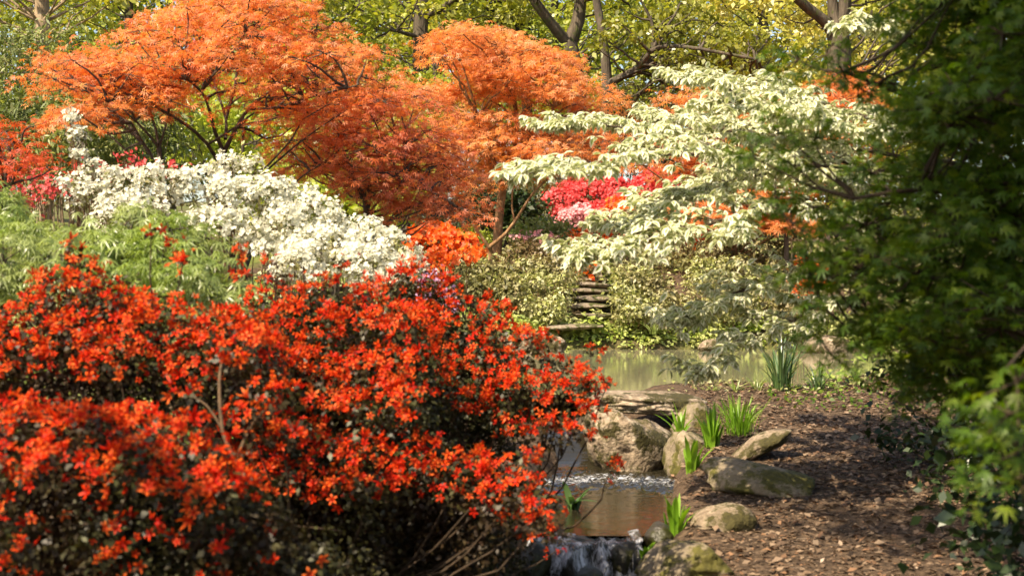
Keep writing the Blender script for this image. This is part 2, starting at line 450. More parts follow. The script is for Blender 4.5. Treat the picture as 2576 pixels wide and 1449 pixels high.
def water_mat(name, base, scale, stretch, bump, foam=False, rough=.03):
    m, t, out = nt(name)
    ge = node(t, 'ShaderNodeNewGeometry'); mp = node(t, 'ShaderNodeMapping'); mp.inputs['Scale'].default_value = stretch
    t.links.new(ge.outputs['Position'], mp.inputs[0])
    no = node(t, 'ShaderNodeTexNoise'); no.inputs['Scale'].default_value = scale; no.inputs['Detail'].default_value = 4
    t.links.new(mp.outputs[0], no.inputs['Vector'])
    b = node(t, 'ShaderNodeBsdfPrincipled'); b.inputs['Base Color'].default_value = (*base, 1)
    b.inputs['Roughness'].default_value = rough; b.inputs['IOR'].default_value = 1.33
    bu = node(t, 'ShaderNodeBump'); bu.inputs['Strength'].default_value = bump; bu.inputs['Distance'].default_value = .02
    t.links.new(no.outputs['Fac'], bu.inputs['Height']); t.links.new(bu.outputs[0], b.inputs['Normal'])
    if foam:
        at = node(t, 'ShaderNodeAttribute', attribute_name='edge')
        n2 = node(t, 'ShaderNodeTexNoise'); n2.inputs['Scale'].default_value = foam; n2.inputs['Detail'].default_value = 5; n2.inputs['Roughness'].default_value = .7
        t.links.new(mp.outputs[0], n2.inputs['Vector'])
        ad = node(t, 'ShaderNodeMath', operation='ADD'); t.links.new(n2.outputs['Fac'], ad.inputs[0]); t.links.new(at.outputs['Fac'], ad.inputs[1])
        mr = node(t, 'ShaderNodeMapRange'); mr.inputs[1].default_value = 1.0; mr.inputs[2].default_value = 1.22
        t.links.new(ad.outputs[0], mr.inputs[0])
        fo = node(t, 'ShaderNodeBsdfPrincipled'); fo.inputs['Base Color'].default_value = (.50, .52, .57, 1); fo.inputs['Roughness'].default_value = .25
        mx = node(t, 'ShaderNodeMixShader'); t.links.new(mr.outputs[0], mx.inputs[0]); t.links.new(b.outputs[0], mx.inputs[1]); t.links.new(fo.outputs[0], mx.inputs[2])
        t.links.new(mx.outputs[0], out.inputs[0])
    else:
        t.links.new(b.outputs[0], out.inputs[0])
    return m

M['pond'] = water_mat('pond_water', (.20, .19, .115), 9, (.8, .5, 1), .10)
M['stream'] = water_mat('stream_water', (.020, .017, .010), 5, (.5, 2.2, 1), .42, foam=17)

def sheet(name, x0, x1, y0, y1, nx, ny, zf, mat, foamf=None):
    xs = np.linspace(x0, x1, nx); ys = np.linspace(y0, y1, ny)
    X, Y = np.meshgrid(xs, ys); Z = zf(X, Y)
    V = np.stack([X, Y, Z], -1).reshape(-1, 3)
    i, j = np.meshgrid(np.arange(nx - 1), np.arange(ny - 1)); k = (j * nx + i).ravel()
    e = np.zeros(nx * ny) if foamf is None else foamf(X, Y).ravel()
    return obj(name, mesh_np(name, V, np.stack([k, k + 1, k + nx + 1, k + nx], 1), {'edge': e}, True), mat, kind='structure')
sheet('pond', -4.2, 10.2, 17.35, 31.0, 60, 60, lambda x, y: 0.5 + 0 * x, M['pond'])
def riff(x, y): return .55 * np.exp(-((y - 14.05 + .15 * np.sin(5 * x)) / .75) ** 2)
sheet('stream', -.5, 2.4, 10.92, 16.6, 90, 170, lambda x, y: -0.10 + .30 * ss(14.9, 16.3, y) + .018 * rng.normal(size=x.shape) * riff(x, y) * 1.6, M['stream'], riff)
sheet('lower_stream', -2.2, 1.6, 7.2, 11.0, 80, 80, lambda x, y: -0.46 + .012 * rng.normal(size=x.shape) * ss(9.6, 10.6, y), M['stream'],
      lambda x, y: .55 * np.exp(-((y - 10.45) / .33) ** 2))

def waterfall():
    m, t, out = nt('falling_water')
    at = node(t, 'ShaderNodeAttribute', attribute_name='rnd'); a2 = node(t, 'ShaderNodeAttribute', attribute_name='edge')
    cb = node(t, 'ShaderNodeCombineXYZ'); t.links.new(at.outputs['Fac'], cb.inputs[0]); t.links.new(a2.outputs['Fac'], cb.inputs[1])
    no = node(t, 'ShaderNodeTexNoise'); no.inputs['Scale'].default_value = 1.0; no.inputs['Detail'].default_value = 6; no.inputs['Roughness'].default_value = .72; no.inputs['Distortion'].default_value = .8
    mp = node(t, 'ShaderNodeMapping'); mp.inputs['Scale'].default_value = (19, 3.4, 1)
    t.links.new(cb.outputs[0], mp.inputs[0]); t.links.new(mp.outputs[0], no.inputs['Vector'])
    mr = node(t, 'ShaderNodeMapRange'); mr.inputs[1].default_value = .46; mr.inputs[2].default_value = .66
    t.links.new(no.outputs['Fac'], mr.inputs[0])
    w = node(t, 'ShaderNodeBsdfPrincipled'); w.inputs['Base Color'].default_value = (.020, .018, .012, 1); w.inputs['Roughness'].default_value = .08; w.inputs['IOR'].default_value = 1.33
    f = node(t, 'ShaderNodeBsdfPrincipled'); f.inputs['Base Color'].default_value = (.66, .67, .72, 1); f.inputs['Roughness'].default_value = .25
    bu = node(t, 'ShaderNodeBump'); bu.inputs['Strength'].default_value = .8; bu.inputs['Distance'].default_value = .03
    t.links.new(no.outputs['Fac'], bu.inputs['Height']); t.links.new(bu.outputs[0], w.inputs['Normal']); t.links.new(bu.outputs[0], f.inputs['Normal'])
    mx = node(t, 'ShaderNodeMixShader'); t.links.new(mr.outputs[0], mx.inputs[0]); t.links.new(w.outputs[0], mx.inputs[1]); t.links.new(f.outputs[0], mx.inputs[2])
    t.links.new(mx.outputs[0], out.inputs[0])
    nx, ny = 150, 44
    u = np.linspace(0, 1, nx); v = np.linspace(0, 1, ny); U, Vv = np.meshgrid(u, v)
    X = -.35 + 1.32 * U + .02 * np.sin(9 * Vv + 20 * U)
    lump = np.clip(.5 + .42 * np.sin(13 * U + .6) + .25 * np.sin(31 * U + 2) + .12 * np.sin(67 * U), 0, 1)
    lip = 10.95 + .16 * np.sin(6 * U + .5) + .07 * np.sin(17 * U + 1)
    Y = lip - .10 - .55 * Vv - .16 * lump * np.sin(math.pi * Vv)
    a0 = .02 + .42 * lump
    Z = -.094 - .03 * (1 - lump) - .38 * np.clip((Vv - a0) / (1.0 - a0), 0, 1) ** 1.25 - .02 * np.sin(40 * U + 8 * Vv) * Vv + .008 * rng.normal(size=U.shape) * (Vv > .08)
    V = np.stack([X, Y, Z], -1).reshape(-1, 3)
    # a short smooth run back onto the pool
    i, j = np.meshgrid(np.arange(nx - 1), np.arange(ny - 1)); k = (j * nx + i).ravel()
    Vb = np.stack([X[0], Y[0] + .35, Z[0] + .004], -1)
    V = np.concatenate([V, Vb]); a = np.arange(nx - 1); b = nx * ny + a
    Fq = np.concatenate([np.stack([k, k + nx, k + nx + 1, k + 1], 1), np.stack([b, a, a + 1, b + 1], 1)])
    me = mesh_np('waterfall', V, Fq, {'rnd': np.concatenate([U.ravel(), u]), 'edge': np.concatenate([Vv.ravel(), u * 0 - .5])}, True)
    obj('waterfall', me, m, kind='structure')
waterfall()

# ------------------------------------------------------------------ plant machinery
UP = np.array([0, 0, 1.0])

def in_poly(pts, poly):
    x, y = pts[:, 0], pts[:, 1]; inside = np.zeros(len(pts), bool); n = len(poly)
    for i in range(n):
        x1, y1 = poly[i]; x2, y2 = poly[(i + 1) % n]
        c = ((y1 > y) != (y2 > y)) & (x < (x2 - x1) * (y - y1) / ((y2 - y1) + 1e-9) + x1)
        inside ^= c
    return inside

def edge_dist(pts, poly):
    d = np.full(len(pts), 1e9); n = len(poly)
    for i in range(n):
        a = np.array(poly[i], float); b = np.array(poly[(i + 1) % n], float); ab = b - a
        t = np.clip(((pts - a) @ ab) / (ab @ ab), 0, 1)
        d = np.minimum(d, np.linalg.norm(pts - (a + t[:, None] * ab), axis=1))
    return d

def pick(poly, n, sep=0, margin=0):
    """n scattered points in an outline, kept apart"""
    p = np.array(poly, float); lo, hi = p.min(0), p.max(0)
    out = []; tries = 0
    while len(out) < n and tries < 60:
        c = lo + rng.random((400, 2)) * (hi - lo); c = c[in_poly(c, poly)]
        if margin: c = c[edge_dist(c, poly) > margin * (1 if tries < 30 else .5)]
        for q in c:
            if all((q[0] - o[0]) ** 2 + (2 * (q[1] - o[1])) ** 2 > sep * sep for o in out):
                out.append(q)
                if len(out) >= n: break
        tries += 1; sep *= .93
    return np.array(out)

def crown(poly, Y, depth, n, sep=0, margin=0):
    q = pick(poly, n, sep, margin); d = edge_dist(q, poly); d = np.clip(d / (np.percentile(d, 90) + 1e-6), 0, 1)
    yy = Y + depth * np.sqrt(d) * (rng.random(len(q)) * 2 - 1)
    return np.array([P(a, b, c) for (a, b), c in zip(q, yy)]), d

def sprays(C, R, dens, dome=.25, droop=.35, thick=.05):
    cnt = np.maximum(3, (dens * math.pi * R * R).astype(int)); idx = np.repeat(np.arange(len(C)), cnt); N = len(idx)
    f = np.sqrt(rng.random(N)); th = rng.random(N) * 2 * math.pi
    o = np.stack([np.cos(th), np.sin(th), np.zeros(N)], 1); r = R[idx] * f
    pos = C[idx] + o * r[:, None]
    pos[:, 2] += R[idx] * (dome * (1 - f * f) - droop * .5 * f ** 3) + rng.normal(size=N) * thick
    out = unit(o + np.stack([np.zeros(N), np.zeros(N), -.15 - .6 * droop * f], 1) + rng.normal(size=(N, 3)) * .25)
    return idx, pos, out

def spray_leaves(pos, out, k, L, lift=.03, tilt=.4, hang=.3):
    N = len(pos); p = np.repeat(pos, k, 0); o = np.repeat(out, k, 0); n = N * k
    lat = unit(np.cross(o, UP)); t = rng.random(n) - .35; s = rng.normal(size=n) * .32
    p = p + o * (t * L)[:, None] + lat * (s * L * (1 - .4 * t))[:, None]; p[:, 2] += rng.normal(size=n) * lift
    d = unit(o + lat * (np.sign(s) * rng.random(n) * 1.1)[:, None] + np.stack([0 * t, 0 * t, -hang * rng.random(n)], 1))
    nn = unit(UP + rng.normal(size=(n, 3)) * tilt + o * .2)
    return p, nn, d

def limb_net(acc, stems, C, r0, r1, sag=.25, seg=6, sides=5):
    """one curved limb from the nearest stem to every pad"""
    S = np.concatenate([np.asarray(p) for p, _, _ in stems]); out = []
    for c in C:
        low = S[:, 2] < c[2] - .05
        cand = S[low] if low.any() else S
        dd = np.linalg.norm(cand - c, axis=1) + .5 * np.abs((c[2] - cand[:, 2]) - .6 * np.linalg.norm(cand[:, :2] - c[:2], axis=1))
        a = cand[np.argmin(dd)]
        mid = a * .5 + c * .5 + np.array([0, 0, sag * rng.normal() * np.linalg.norm(c - a) * .5])
        path = smooth_path([a, mid, c], seg, .02 * np.linalg.norm(c - a))
        rr = np.linspace(r0, r1, seg)
        acc.add(*tube(path, rr, sides)); out.append(path)
    return out

def stem_part(parent, stems, mat, loc, sides=10, name='trunk', rough=.04):
    a = Acc()
    for pts, r0, r1 in stems:
        a.add(*tube(pts, r0 + (r1 - r0) * np.linspace(0, 1, len(pts)) ** .8, sides, rough))
    return obj(name, a.mesh(name, loc, True), mat, parent)

def root_flare(base, first, r, n=10, extra=()):
    return smooth_path([base, *extra, first], n)

def leafy_tree(name, label, cat, base, stems, C, R, leaf, lmat, size, dens, k, L, bark='bark', limb=(.02, .006), group=None,
               dome=.16, droop=.4, thick=.05, tilt=.42, hang=.35, lift=.025, twig_r=.003, limb_sag=.25, keep=None, sides=10, near=0):
    """trunk, limbs and a layered crown of flat sprays"""
    root = thing(name, label, cat, base, group)
    stem_part(root, stems, M[bark], base, sides)
    la = Acc(); limb_net(la, stems, C, limb[0], limb[1], limb_sag)
    idx, sp, so_ = sprays(C, R, dens, dome, droop, thick)
    la.add(*segs(C[idx], sp, twig_r * 1.8, twig_r, 3))
    obj('limbs', la.mesh('limbs', base, True), M[bark], root, 'stuff')
    p, n, d = spray_leaves(sp, so_, k, L, lift, tilt, hang)
    if keep is not None:
        q = keep(p); p, n, d = p[q], n[q], d[q]
    s = size * (.7 + .6 * rng.random(len(p)))
    if near:
        q = np.zeros(len(p), bool); dist = np.where(in_frame(p), p[:, 1], 99); q[np.argsort(dist)[:near]] = True
        singles('leaf', leaf, M[lmat], root, base, p[q], n[q], d[q], s[q]); p, n, d, s = p[~q], n[~q], d[~q], s[~q]
    fa = Acc(); fa.add(*scatter(leaf, p, n, d, s))
    obj('foliage', fa.mesh('foliage', base), M[lmat], root, 'stuff')
    return root

def blob_points(C, R, dens, flat=.75, shell=.55):
    cnt = np.maximum(4, (dens * R * R).astype(int)); idx = np.repeat(np.arange(len(C)), cnt); N = len(idx)
    dr = unit(rng.normal(size=(N, 3))); rad = (shell + (1 - shell) * rng.random(N)) * (1 + .18 * rng.normal(size=N))
    return idx, C[idx] + dr * (R[idx] * rad)[:, None] * np.array([1, 1, flat]), dr

def blob_tree(name, label, cat, base, stems, C, R, leaf, lmat, size, dens, bark='bark_oak', limb=(.06, .02), group=None, flat=.6, tilt=.8, sag=.3, shell=.35, sides=10, twigs=True):
    root = thing(name, label, cat, base, group)
    stem_part(root, stems, M[bark], base, sides, rough=.05)
    la = Acc(); limb_net(la, stems, C, limb[0], limb[1], sag, 7)
    idx, p, dr = blob_points(C, R, dens, flat, shell)
    if twigs:
        sel = rng.random(len(p)) < .06
        la.add(*segs(C[idx][sel], p[sel], limb[1] * .5, limb[1] * .2, 3))
    obj('limbs', la.mesh('limbs', base, True), M[bark], root, 'stuff')
    n = unit(UP * .8 + dr * .5 + rng.normal(size=p.shape) * tilt); d = rng.normal(size=p.shape) + dr * .4
    fa = Acc(); fa.add(*scatter(leaf, p, n, d, size * (.6 + .8 * rng.random(len(p)))))
    obj('foliage', fa.mesh('foliage', base), M[lmat], root, 'stuff')
    return root

def singles(name, pat, mat, parent, loc, pos, n, d, s):
    """single pieces that share one mesh"""
    me = mesh_np(name, pat[0], pat[1], {'rnd': np.zeros(len(pat[0])), 'edge': pat[2]}); me.materials.append(mat)
    x, y, z = frames(n, d); s = np.broadcast_to(s, (len(pos),)); loc = np.asarray(loc, float)
    for i in range(len(pos)):
        o = bpy.data.objects.new(name, me); COL.objects.link(o); o.parent = parent
        m4 = np.eye(4); m4[:3, 0] = x[i] * s[i]; m4[:3, 1] = y[i] * s[i]; m4[:3, 2] = z[i] * s[i]; m4[:3, 3] = pos[i] - loc
        o.matrix_basis = Matrix(m4.tolist())

def in_frame(p):
    u = p[:, 0] / p[:, 1] * F; v = (p[:, 2] - CZ) / p[:, 1] * F
    return (np.abs(u) < 1300) & (np.abs(v) < 740)

def outside(p, C, R, flat, own, k=.86):
    """drop points that lie inside another billow"""
    keep = np.ones(len(p), bool)
    for b in range(len(C)):
        q = (p - C[b]) / (R[b] * np.array([1, 1, flat]))
        keep &= ~(((q * q).sum(1) < k * k) & (own != b))
    return keep

def bloom_shrub(name, label, cat, base, C, R, flat, fl, leafs, stems_n=10, group=None, n_single=0, up=.35, single_name='blossom', stem_mat='twig', stem_r=(.012, .004), tw=True, roots=None, stem_every=1, fill=None):
    """mounded shrub: billows of blossom over small leaves and bare stems.
    fl = (pattern, material, size, clusters per m2, flowers per cluster, spread); leafs = (pattern, material, size, leaves per m2 of billow)"""
    base = np.asarray(base, float); root = thing(name, label, cat, base, group)
    # stems
    sa = Acc()
    if roots is None:
        roots = [base + np.array([rng.normal() * .12, rng.normal() * .12, 0]) for _ in range(4)]
    sa.add(*segs([base - UP * .02] * len(roots), roots, stem_r[0], stem_r[0], 4))
    for c, r in list(zip(C, R))[::stem_every]:
        a = roots[int(np.argmin([np.linalg.norm((q - c)[:2]) + rng.random() * .3 for q in roots]))]
        mid = a * .45 + c * .55 + np.array([rng.normal() * .08, rng.normal() * .08, -.12 * np.linalg.norm(c - a)])
        pth = smooth_path([a, mid, c], 8, .015); sa.add(*tube(pth, np.linspace(stem_r[0], stem_r[1], 8), 5))
    idx, p, dr = blob_points(C, R, 60 if tw else 12, flat, .55)
    sa.add(*segs(C[idx] * .6 + p * .4 - UP * .03, p, stem_r[1] * .6, stem_r[1] * .25, 3))
    obj('stems', sa.mesh('stems', base, True), M[stem_mat], root, 'stuff')
    # leaves
    pat, lm, ls, ld = leafs
    idx, p, dr = blob_points(C, R, ld, flat, .5)
    n = unit(dr + UP * .6 + rng.normal(size=p.shape) * .6); d = dr + rng.normal(size=p.shape) * .8
    fa = Acc(); fa.add(*scatter(pat, p, n, d, ls * (.6 + .8 * rng.random(len(p)))))
    if fill is not None:
        idx, p, dr = blob_points(fill[0], fill[1], fill[2], .8, .1)
        fa.add(*scatter(pat, p, unit(dr + UP * .6 + rng.normal(size=p.shape) * .6), rng.normal(size=p.shape), ls * .85 * (.6 + .8 * rng.random(len(p)))))
    obj('foliage', fa.mesh('foliage', base), M[lm], root, 'stuff')
    # blossom
    if fl is None: return root
    pat, fm, fs, dens, k, spread = fl
    cnt = np.maximum(3, (dens * 4 * math.pi * R * R).astype(int)); idx = np.repeat(np.arange(len(C)), cnt); N = len(idx)
    dr = unit(rng.normal(size=(N, 3)) + np.array([0, -.25, up * 1.6])); ok = dr[:, 2] > -.35 + up * .6 * rng.random(N)
    idx, dr = idx[ok], dr[ok]
    p = C[idx] + dr * R[idx][:, None] * np.array([1, 1, flat]) * (1 + .07 * rng.normal(size=(len(idx), 1)))
    ok = outside(p, C, R, flat, idx); p, dr = p[ok], dr[ok]
    kk = np.maximum(1, rng.poisson(k, len(p))); pp = np.repeat(p, kk, 0); dd = np.repeat(dr, kk, 0)
    pp = pp + rng.normal(size=pp.shape) * spread
    n = unit(dd + np.array([0, -.25, .25]) + rng.normal(size=pp.shape) * .55); d = rng.normal(size=pp.shape)
    s = fs * (.65 + .65 * rng.random(len(pp)))
    first = np.zeros(len(pp), bool)
    if n_single:
        tocam = unit(np.array([0, 0, CZ]) - pp)
        score = np.where(in_frame(pp), 1.0, 0) * ((n * tocam).sum(1) + .6) * s / np.linalg.norm(pp - [0, 0, CZ], axis=1) * (((pp - C[:, :].mean(0)) * tocam).sum(1) + 1.0)
        first[np.argsort(-score)[:n_single]] = True
        pats = pat if isinstance(pat, list) else [pat]; w = rng.choice(len(pats), len(pp), p=[.45, .25, .12, .18] if len(pats) == 4 else None)
        for q in range(len(pats)):
            g = first & (w == q); singles(single_name, pats[q], M[fm], root, base, pp[g], n[g], d[g], s[g])
    if (~first).any():
        ba = Acc(); pats = pat if isinstance(pat, list) else [pat]; w = rng.integers(0, len(pats), len(pp))
        for q in range(len(pats)):
            g = ~first & (w == q); ba.add(*scatter(pats[q], pp[g], n[g], d[g], s[g]))
        obj('blossoms', ba.mesh('blossoms', base), M[fm], root, 'stuff')
    return root

def billows(poly, Yf, n, rpx, sep=0, dj=.15):
    q = pick(poly, n, sep); C = []; R = []
    for a, b in q:
        Y = Yf(a, b) + rng.normal() * dj; C.append(P(a, b, Y)); R.append(Y / F * (rpx[0] + (rpx[1] - rpx[0]) * rng.random()))
    return np.array(C), np.array(R)

# ------------------------------------------------------------------ rocks and steps
import bmesh
from mathutils import noise as mnoise

def rock_mesh(name, size, seed, boxy=.5, rough=.22, sub=4, tilt=(0, 0, 0), fine=.10):
    bm = bmesh.new(); bmesh.ops.create_icosphere(bm, subdivisions=sub, radius=1)
    V = np.array([v.co[:] for v in bm.verts]); Fq = np.array([[v.index for v in f.verts] for f in bm.faces]); bm.free()
    e = 2 / (1 - boxy * .75)
    nrm = (np.abs(V) ** e).sum(1) ** (1 / e); V = V / nrm[:, None]
    off = Vector((seed * 7.3, seed * 3.1, seed * 1.7))
    r = np.array([1 + rough * mnoise.fractal(Vector(p) * 1.1 + off, .9, 2.1, 3) + fine * mnoise.fractal(Vector(p) * 4.5 + off, .8, 2.2, 4) for p in V])
    # a few chipped flats
    rs = np.random.default_rng(seed)
    V = V * r[:, None]
    for _ in range(11):
        n = unit(rs.normal(size=3)); c = .70 + .18 * rs.random(); h = V @ n
        V = np.where((h > c)[:, None], V - (h - c)[:, None] * n * .75, V)
    V = V * np.asarray(size) * .5
    Rm = np.array(Matrix.Rotation(tilt[2], 3, 'Z') @ Matrix.Rotation(tilt[1], 3, 'Y') @ Matrix.Rotation(tilt[0], 3, 'X'))
    return mesh_np(name, V @ Rm.T, Fq, smooth=True)

def rock(name, label, px, py, Y, size, seed, mat='rock', boxy=.5, rough=.22, tilt=(0, 0, 0), group=None, sub=4, cat='rock'):
    me = rock_mesh(name, size, seed, boxy, rough, sub, tilt)
    o = obj(name, me, M[mat]); o.location = P(px, py, Y); tag(o, label, cat, group); return o

def rmin(*a): return a
rock('slab_rock', 'broad flat pale slab bridging the pond outlet above the boulder', 1620, 1012, 16.5, (1.5, 1.0, .28), 3, boxy=.75, rough=.14, tilt=(.06, .02, .1), sub=5)
rock('boulder', 'big rounded pale boulder lit by sun above the foaming pool', 1585, 1128, 15.1, (1.05, .9, .70), 12, boxy=.35, rough=.34, tilt=(.1, .35, .3), sub=5)
rock('mossy_rock', 'low mossy rock wedged between the slab and the grassy tuft', 1745, 1075, 15.7, (.5, .6, .55), 21, 'rock_mossy', .4)
rock('outlet_rock', 'dark mossy rock filling the bank under the fern leaves', 1740, 1165, 14.5, (.52, .7, .62), 25, 'rock_mossy', .4)
rock('tilted_stone', 'small tilted pale stone with a raised pointed end on leaf litter', 1908, 1122, 13.6, (.70, .40, .17), 31, 'rock', .8, .12, tilt=(.15, -.45, .15))
rock('flat_stone', 'wide flat stone with mossy left edge beside the leafy path', 1912, 1212, 12.2, (.86, .7, .30), 42, 'rock_mossy', .8, .14, tilt=(.10, .16, -.1))
rock('edge_stone', 'pale wedge shaped stone at the stream edge behind the round mossy stone', 1815, 1322, 10.9, (.46, .5, .32), 53, 'rock', .6, .2, tilt=(.05, .05, .2))
rock('round_mossy_stone', 'large rounded stone blotched with moss at the foot of the path', 1725, 1440, 9.7, (.74, .62, .42), 64, 'rock_mossy', .5, .15, sub=5)
rock('dark_rock', 'small dark wet rock under the bright fern clump', 1660, 1352, 10.9, (.26, .3, .24), 75, 'rock_dark')
rock('ledge_rock', 'dark wet ledge that the waterfall pours over', 1440, 1452, 10.95, (1.35, .72, .62), 86, 'rock_dark', .65, .15, sub=5)
rock('wet_rock', 'black wet rock splitting the left part of the waterfall', 1345, 1425, 10.55, (.34, .36, .36), 87, 'rock_dark', .4, .3)
rock('wet_rock', 'black wet rock at the right end of the waterfall beside the round mossy stone', 1575, 1420, 10.6, (.30, .34, .40), 88, 'rock_dark', .4, .3)
rock('wet_rock', 'low black rock in the foam under the waterfall', 1465, 1462, 10.25, (.36, .3, .22), 89, 'rock_dark', .4, .3)
rock('bank_rock', 'brown mossy boulder under the red azaleas beside a gap of shade', 945, 1420, 9.2, (.62, .6, .55), 97, 'rock_mossy', .45)
rock('streamside_rock', 'brown mossy boulder between the azaleas and the waterfall', 1160, 1432, 9.6, (.5, .5, .5), 98, 'rock_mossy', .5)
rock('pool_rock', 'dark rock at the shaded left side of the pool', 1330, 1330, 12.2, (.9, .8, .6), 99, 'rock_dark', .5)
rock('shore_rock', 'pale flat rock on the far shore right of the iris clump', 2080, 872, 28.6, (1.2, .8, .5), 100, 'rock', .6)
rock('shore_stone', 'pale stone block on the far shore left of the steps', 1330, 880, 29.0, (1.5, .8, .75), 101, 'rock', .7)
rock('bank_stone', 'small pale stone at the waterline below the low green plants', 1790, 872, 29.4, (.5, .4, .3), 102, 'rock', .6)

def steps():
    root = thing('garden_steps', 'pale stone steps climbing the far bank between cream leaved shrubs', 'steps', (P(1480, 800, 31)[0], 30.6, gz(1.6, 30.6)))
    loc = np.array(root.location)
    for i, (px, py, Y, w) in enumerate([(1448, 822, 30.3, 1.25), (1494, 795, 30.9, .95), (1482, 770, 31.4, .98), (1490, 750, 31.8, .92), (1484, 733, 32.2, .88), (1494, 718, 32.6, .80), (1490, 704, 33.0, .7)]):
        me = rock_mesh('step', (w, .66, .15), 200 + i, .93, .05, 4, (0, .03 * (i % 3 - 1), .12 * (i % 2)), .04)
        o = obj('step', me, M['step_stone'], root); o.location = Vector(P(px, py, Y) - loc)
steps()

# ------------------------------------------------------------------ far trees
def stem(*pts, n=10, j=0.0):
    return smooth_path([P(*p) for p in pts], n, j)
def footed(px, Y, *pts, n=12):
    """a stem that starts in the ground below (px, Y)"""
    x = (px - 1288) / F * Y
    return smooth_path([np.array([x, Y, gz(x, Y) - .1])] + [P(*p) for p in pts], n)

GB = 'tall trees of the wood behind the garden'
CLEAR = [(1060, 70, 230, 46, 47), (1110, 120, 230, 34, 52), (1440, -20, 120, 60, 46), (1365, -20, 90, 46, 45), (1600, 110, 235, 50, 42), (1527, 180, 320, 34, 43), (2110, -20, 190, 60, 42), (2030, -20, 60, 50, 41), (106, -20, 130, 36, 36), (792, -20, 80, 24, 45)]
def clear(C, R):
    u = C[:, 0] / C[:, 1] * F + 1288; v = 724.5 - (C[:, 2] - CZ) / C[:, 1] * F; ok = np.ones(len(C), bool)
    for px, y0, y1, w, Y in CLEAR:
        r = .8 * R * F / C[:, 1]
        ok &= ~((np.abs(u - px) < w * .5 + r) & (v > y0 - r * .3) & (v < y1 + r * .3) & (C[:, 1] < Y + .6))
    return ok
def oak(label, px, Y, stems, polys, n, r, lmat='oak_leaf', size=.20, dens=150, depth=4, bark='bark_oak', limb=(.045, .012), flat=.5, sep=60, cat='tree', name='oak_tree', group=GB, tilt=.8, leaf=OVATE):
    C = []; R = []
    for poly, m in zip(polys, n):
        c, d = crown(poly, Y, depth, m, sep); C.append(c); R.append((r[0] + (r[1] - r[0]) * rng.random(len(c))))
    C = np.concatenate(C); R = np.concatenate(R); ok = clear(C, R); C, R = C[ok], R[ok]
    x = (px - 1288) / F * Y
    return blob_tree(name, label, cat, (x, Y, gz(x, Y)), stems, C, R, leaf, lmat, size, dens, bark, limb, group, flat, tilt)

oak('oak with thick straight dark trunk just left behind the central amber maple', 1060, 47,
    [(footed(1062, 47, (1060, 250, 47), (1058, 100, 47), (1066, -60, 47), (1090, -220, 47)), .34, .20), (stem((1060, 95, 47), (1020, 85, 46.5), (980, 75, 46)), .09, .04),
     (stem((1075, 40, 47), (1130, 10, 46.5), (1200, -50, 46)), .12, .05)],
    [[(760, -120), (1280, -120), (1330, 40), (1150, 60), (1000, 190), (960, 200), (820, 180), (760, 60)]], [46], (.5, 1.1))
oak('slender oak with two close dark stems right of the thick trunked oak', 1112, 52,
    [(footed(1108, 52, (1102, 200, 52), (1090, 130, 52), (1120, 40, 52), (1150, -100, 52)), .2, .1), (footed(1118, 52, (1118, 190, 52), (1108, 140, 52), (1140, 80, 52)), .14, .08)],
    [[(900, 120), (1100, 60), (1300, -60), (1420, 60), (1340, 180), (1180, 220), (960, 240)]], [34], (.5, 1.0))
oak('oak forking into two steep limbs above the central amber maple', 1440, 46,
    [(footed(1450, 46, (1450, 250, 46), (1430, 110, 46)), .36, .3), (stem((1430, 110, 46), (1395, 70, 45.7), (1350, 10, 45.3), (1310, -60, 45)), .21, .14),
     (stem((1430, 110, 46), (1455, 50, 46), (1462, -60, 46), (1470, -200, 46)), .26, .16), (stem((1460, 0, 46), (1520, -10, 45.5), (1600, -30, 45)), .12, .06)],
    [[(1270, -120), (1700, -120), (1760, 60), (1560, 130), (1420, 180), (1300, 110)]], [44], (.5, 1.0), lmat='oak_leaf')
oak('olive leaved oak with a thick crooked limb sweeping low to the right', 1525, 43,
    [(footed(1527, 43, (1526, 300, 43), (1528, 235, 43), (1520, 120, 43), (1500, 0, 43)), .22, .12),
     (stem((1530, 212, 43), (1580, 185, 42.5), (1618, 165, 42.3), (1640, 128, 42.2), (1648, 110, 42.2)), .13, .075),
     (stem((1600, 178, 42.4), (1622, 150, 42), (1648, 122, 41.8), (1720, 118, 41.5), (1850, 140, 41), (1900, 150, 41)), .09, .04),
     (stem((1640, 128, 42.2), (1640, 60, 42.2), (1600, -20, 42)), .07, .03)],
    [[(1420, 60), (1560, 20), (1760, 20), (1900, 80), (1960, 150), (1900, 190), (1720, 170), (1560, 160), (1450, 110)], [(1600, 130), (1900, 140), (1960, 210), (1850, 215), (1640, 190)]], [52, 20], (.35, .8), 'oak_olive', .17, 210, 3, flat=.35, sep=45)
oak('oak with massive furrowed trunk and a left fork behind the cream dogwood', 2110, 42,
    [(footed(2112, 42, (2112, 300, 42), (2110, 150, 42), (2110, 80, 42)), .42, .33), (stem((2108, 100, 42), (2075, 55, 41.7), (2030, 20, 41.4), (1980, -30, 41)), .20, .13),
     (stem((2110, 80, 42), (2095, 20, 42), (2080, -120, 42)), .20, .14), (stem((2110, 80, 42), (2125, 10, 42), (2140, -120, 42)), .22, .16)],
    [[(1850, -120), (2500, -120), (2500, 120), (2300, 200), (2150, 220), (2000, 60), (1880, 40)]], [46], (.5, 1.0), 'beech_leaf')
oak('tree with pale flaking trunk rising out of the bamboo thicket', 105, 36,
    [(footed(112, 36, (108, 120, 36), (104, 40, 36), (108, -120, 36)), .21, .16)],
    [[(-150, -150), (260, -150), (330, 0), (200, 60), (40, 60), (-150, 120)]], [34], (.4, .9), 'oak_leaf', bark='bark_pale', name='pale_trunk_tree')
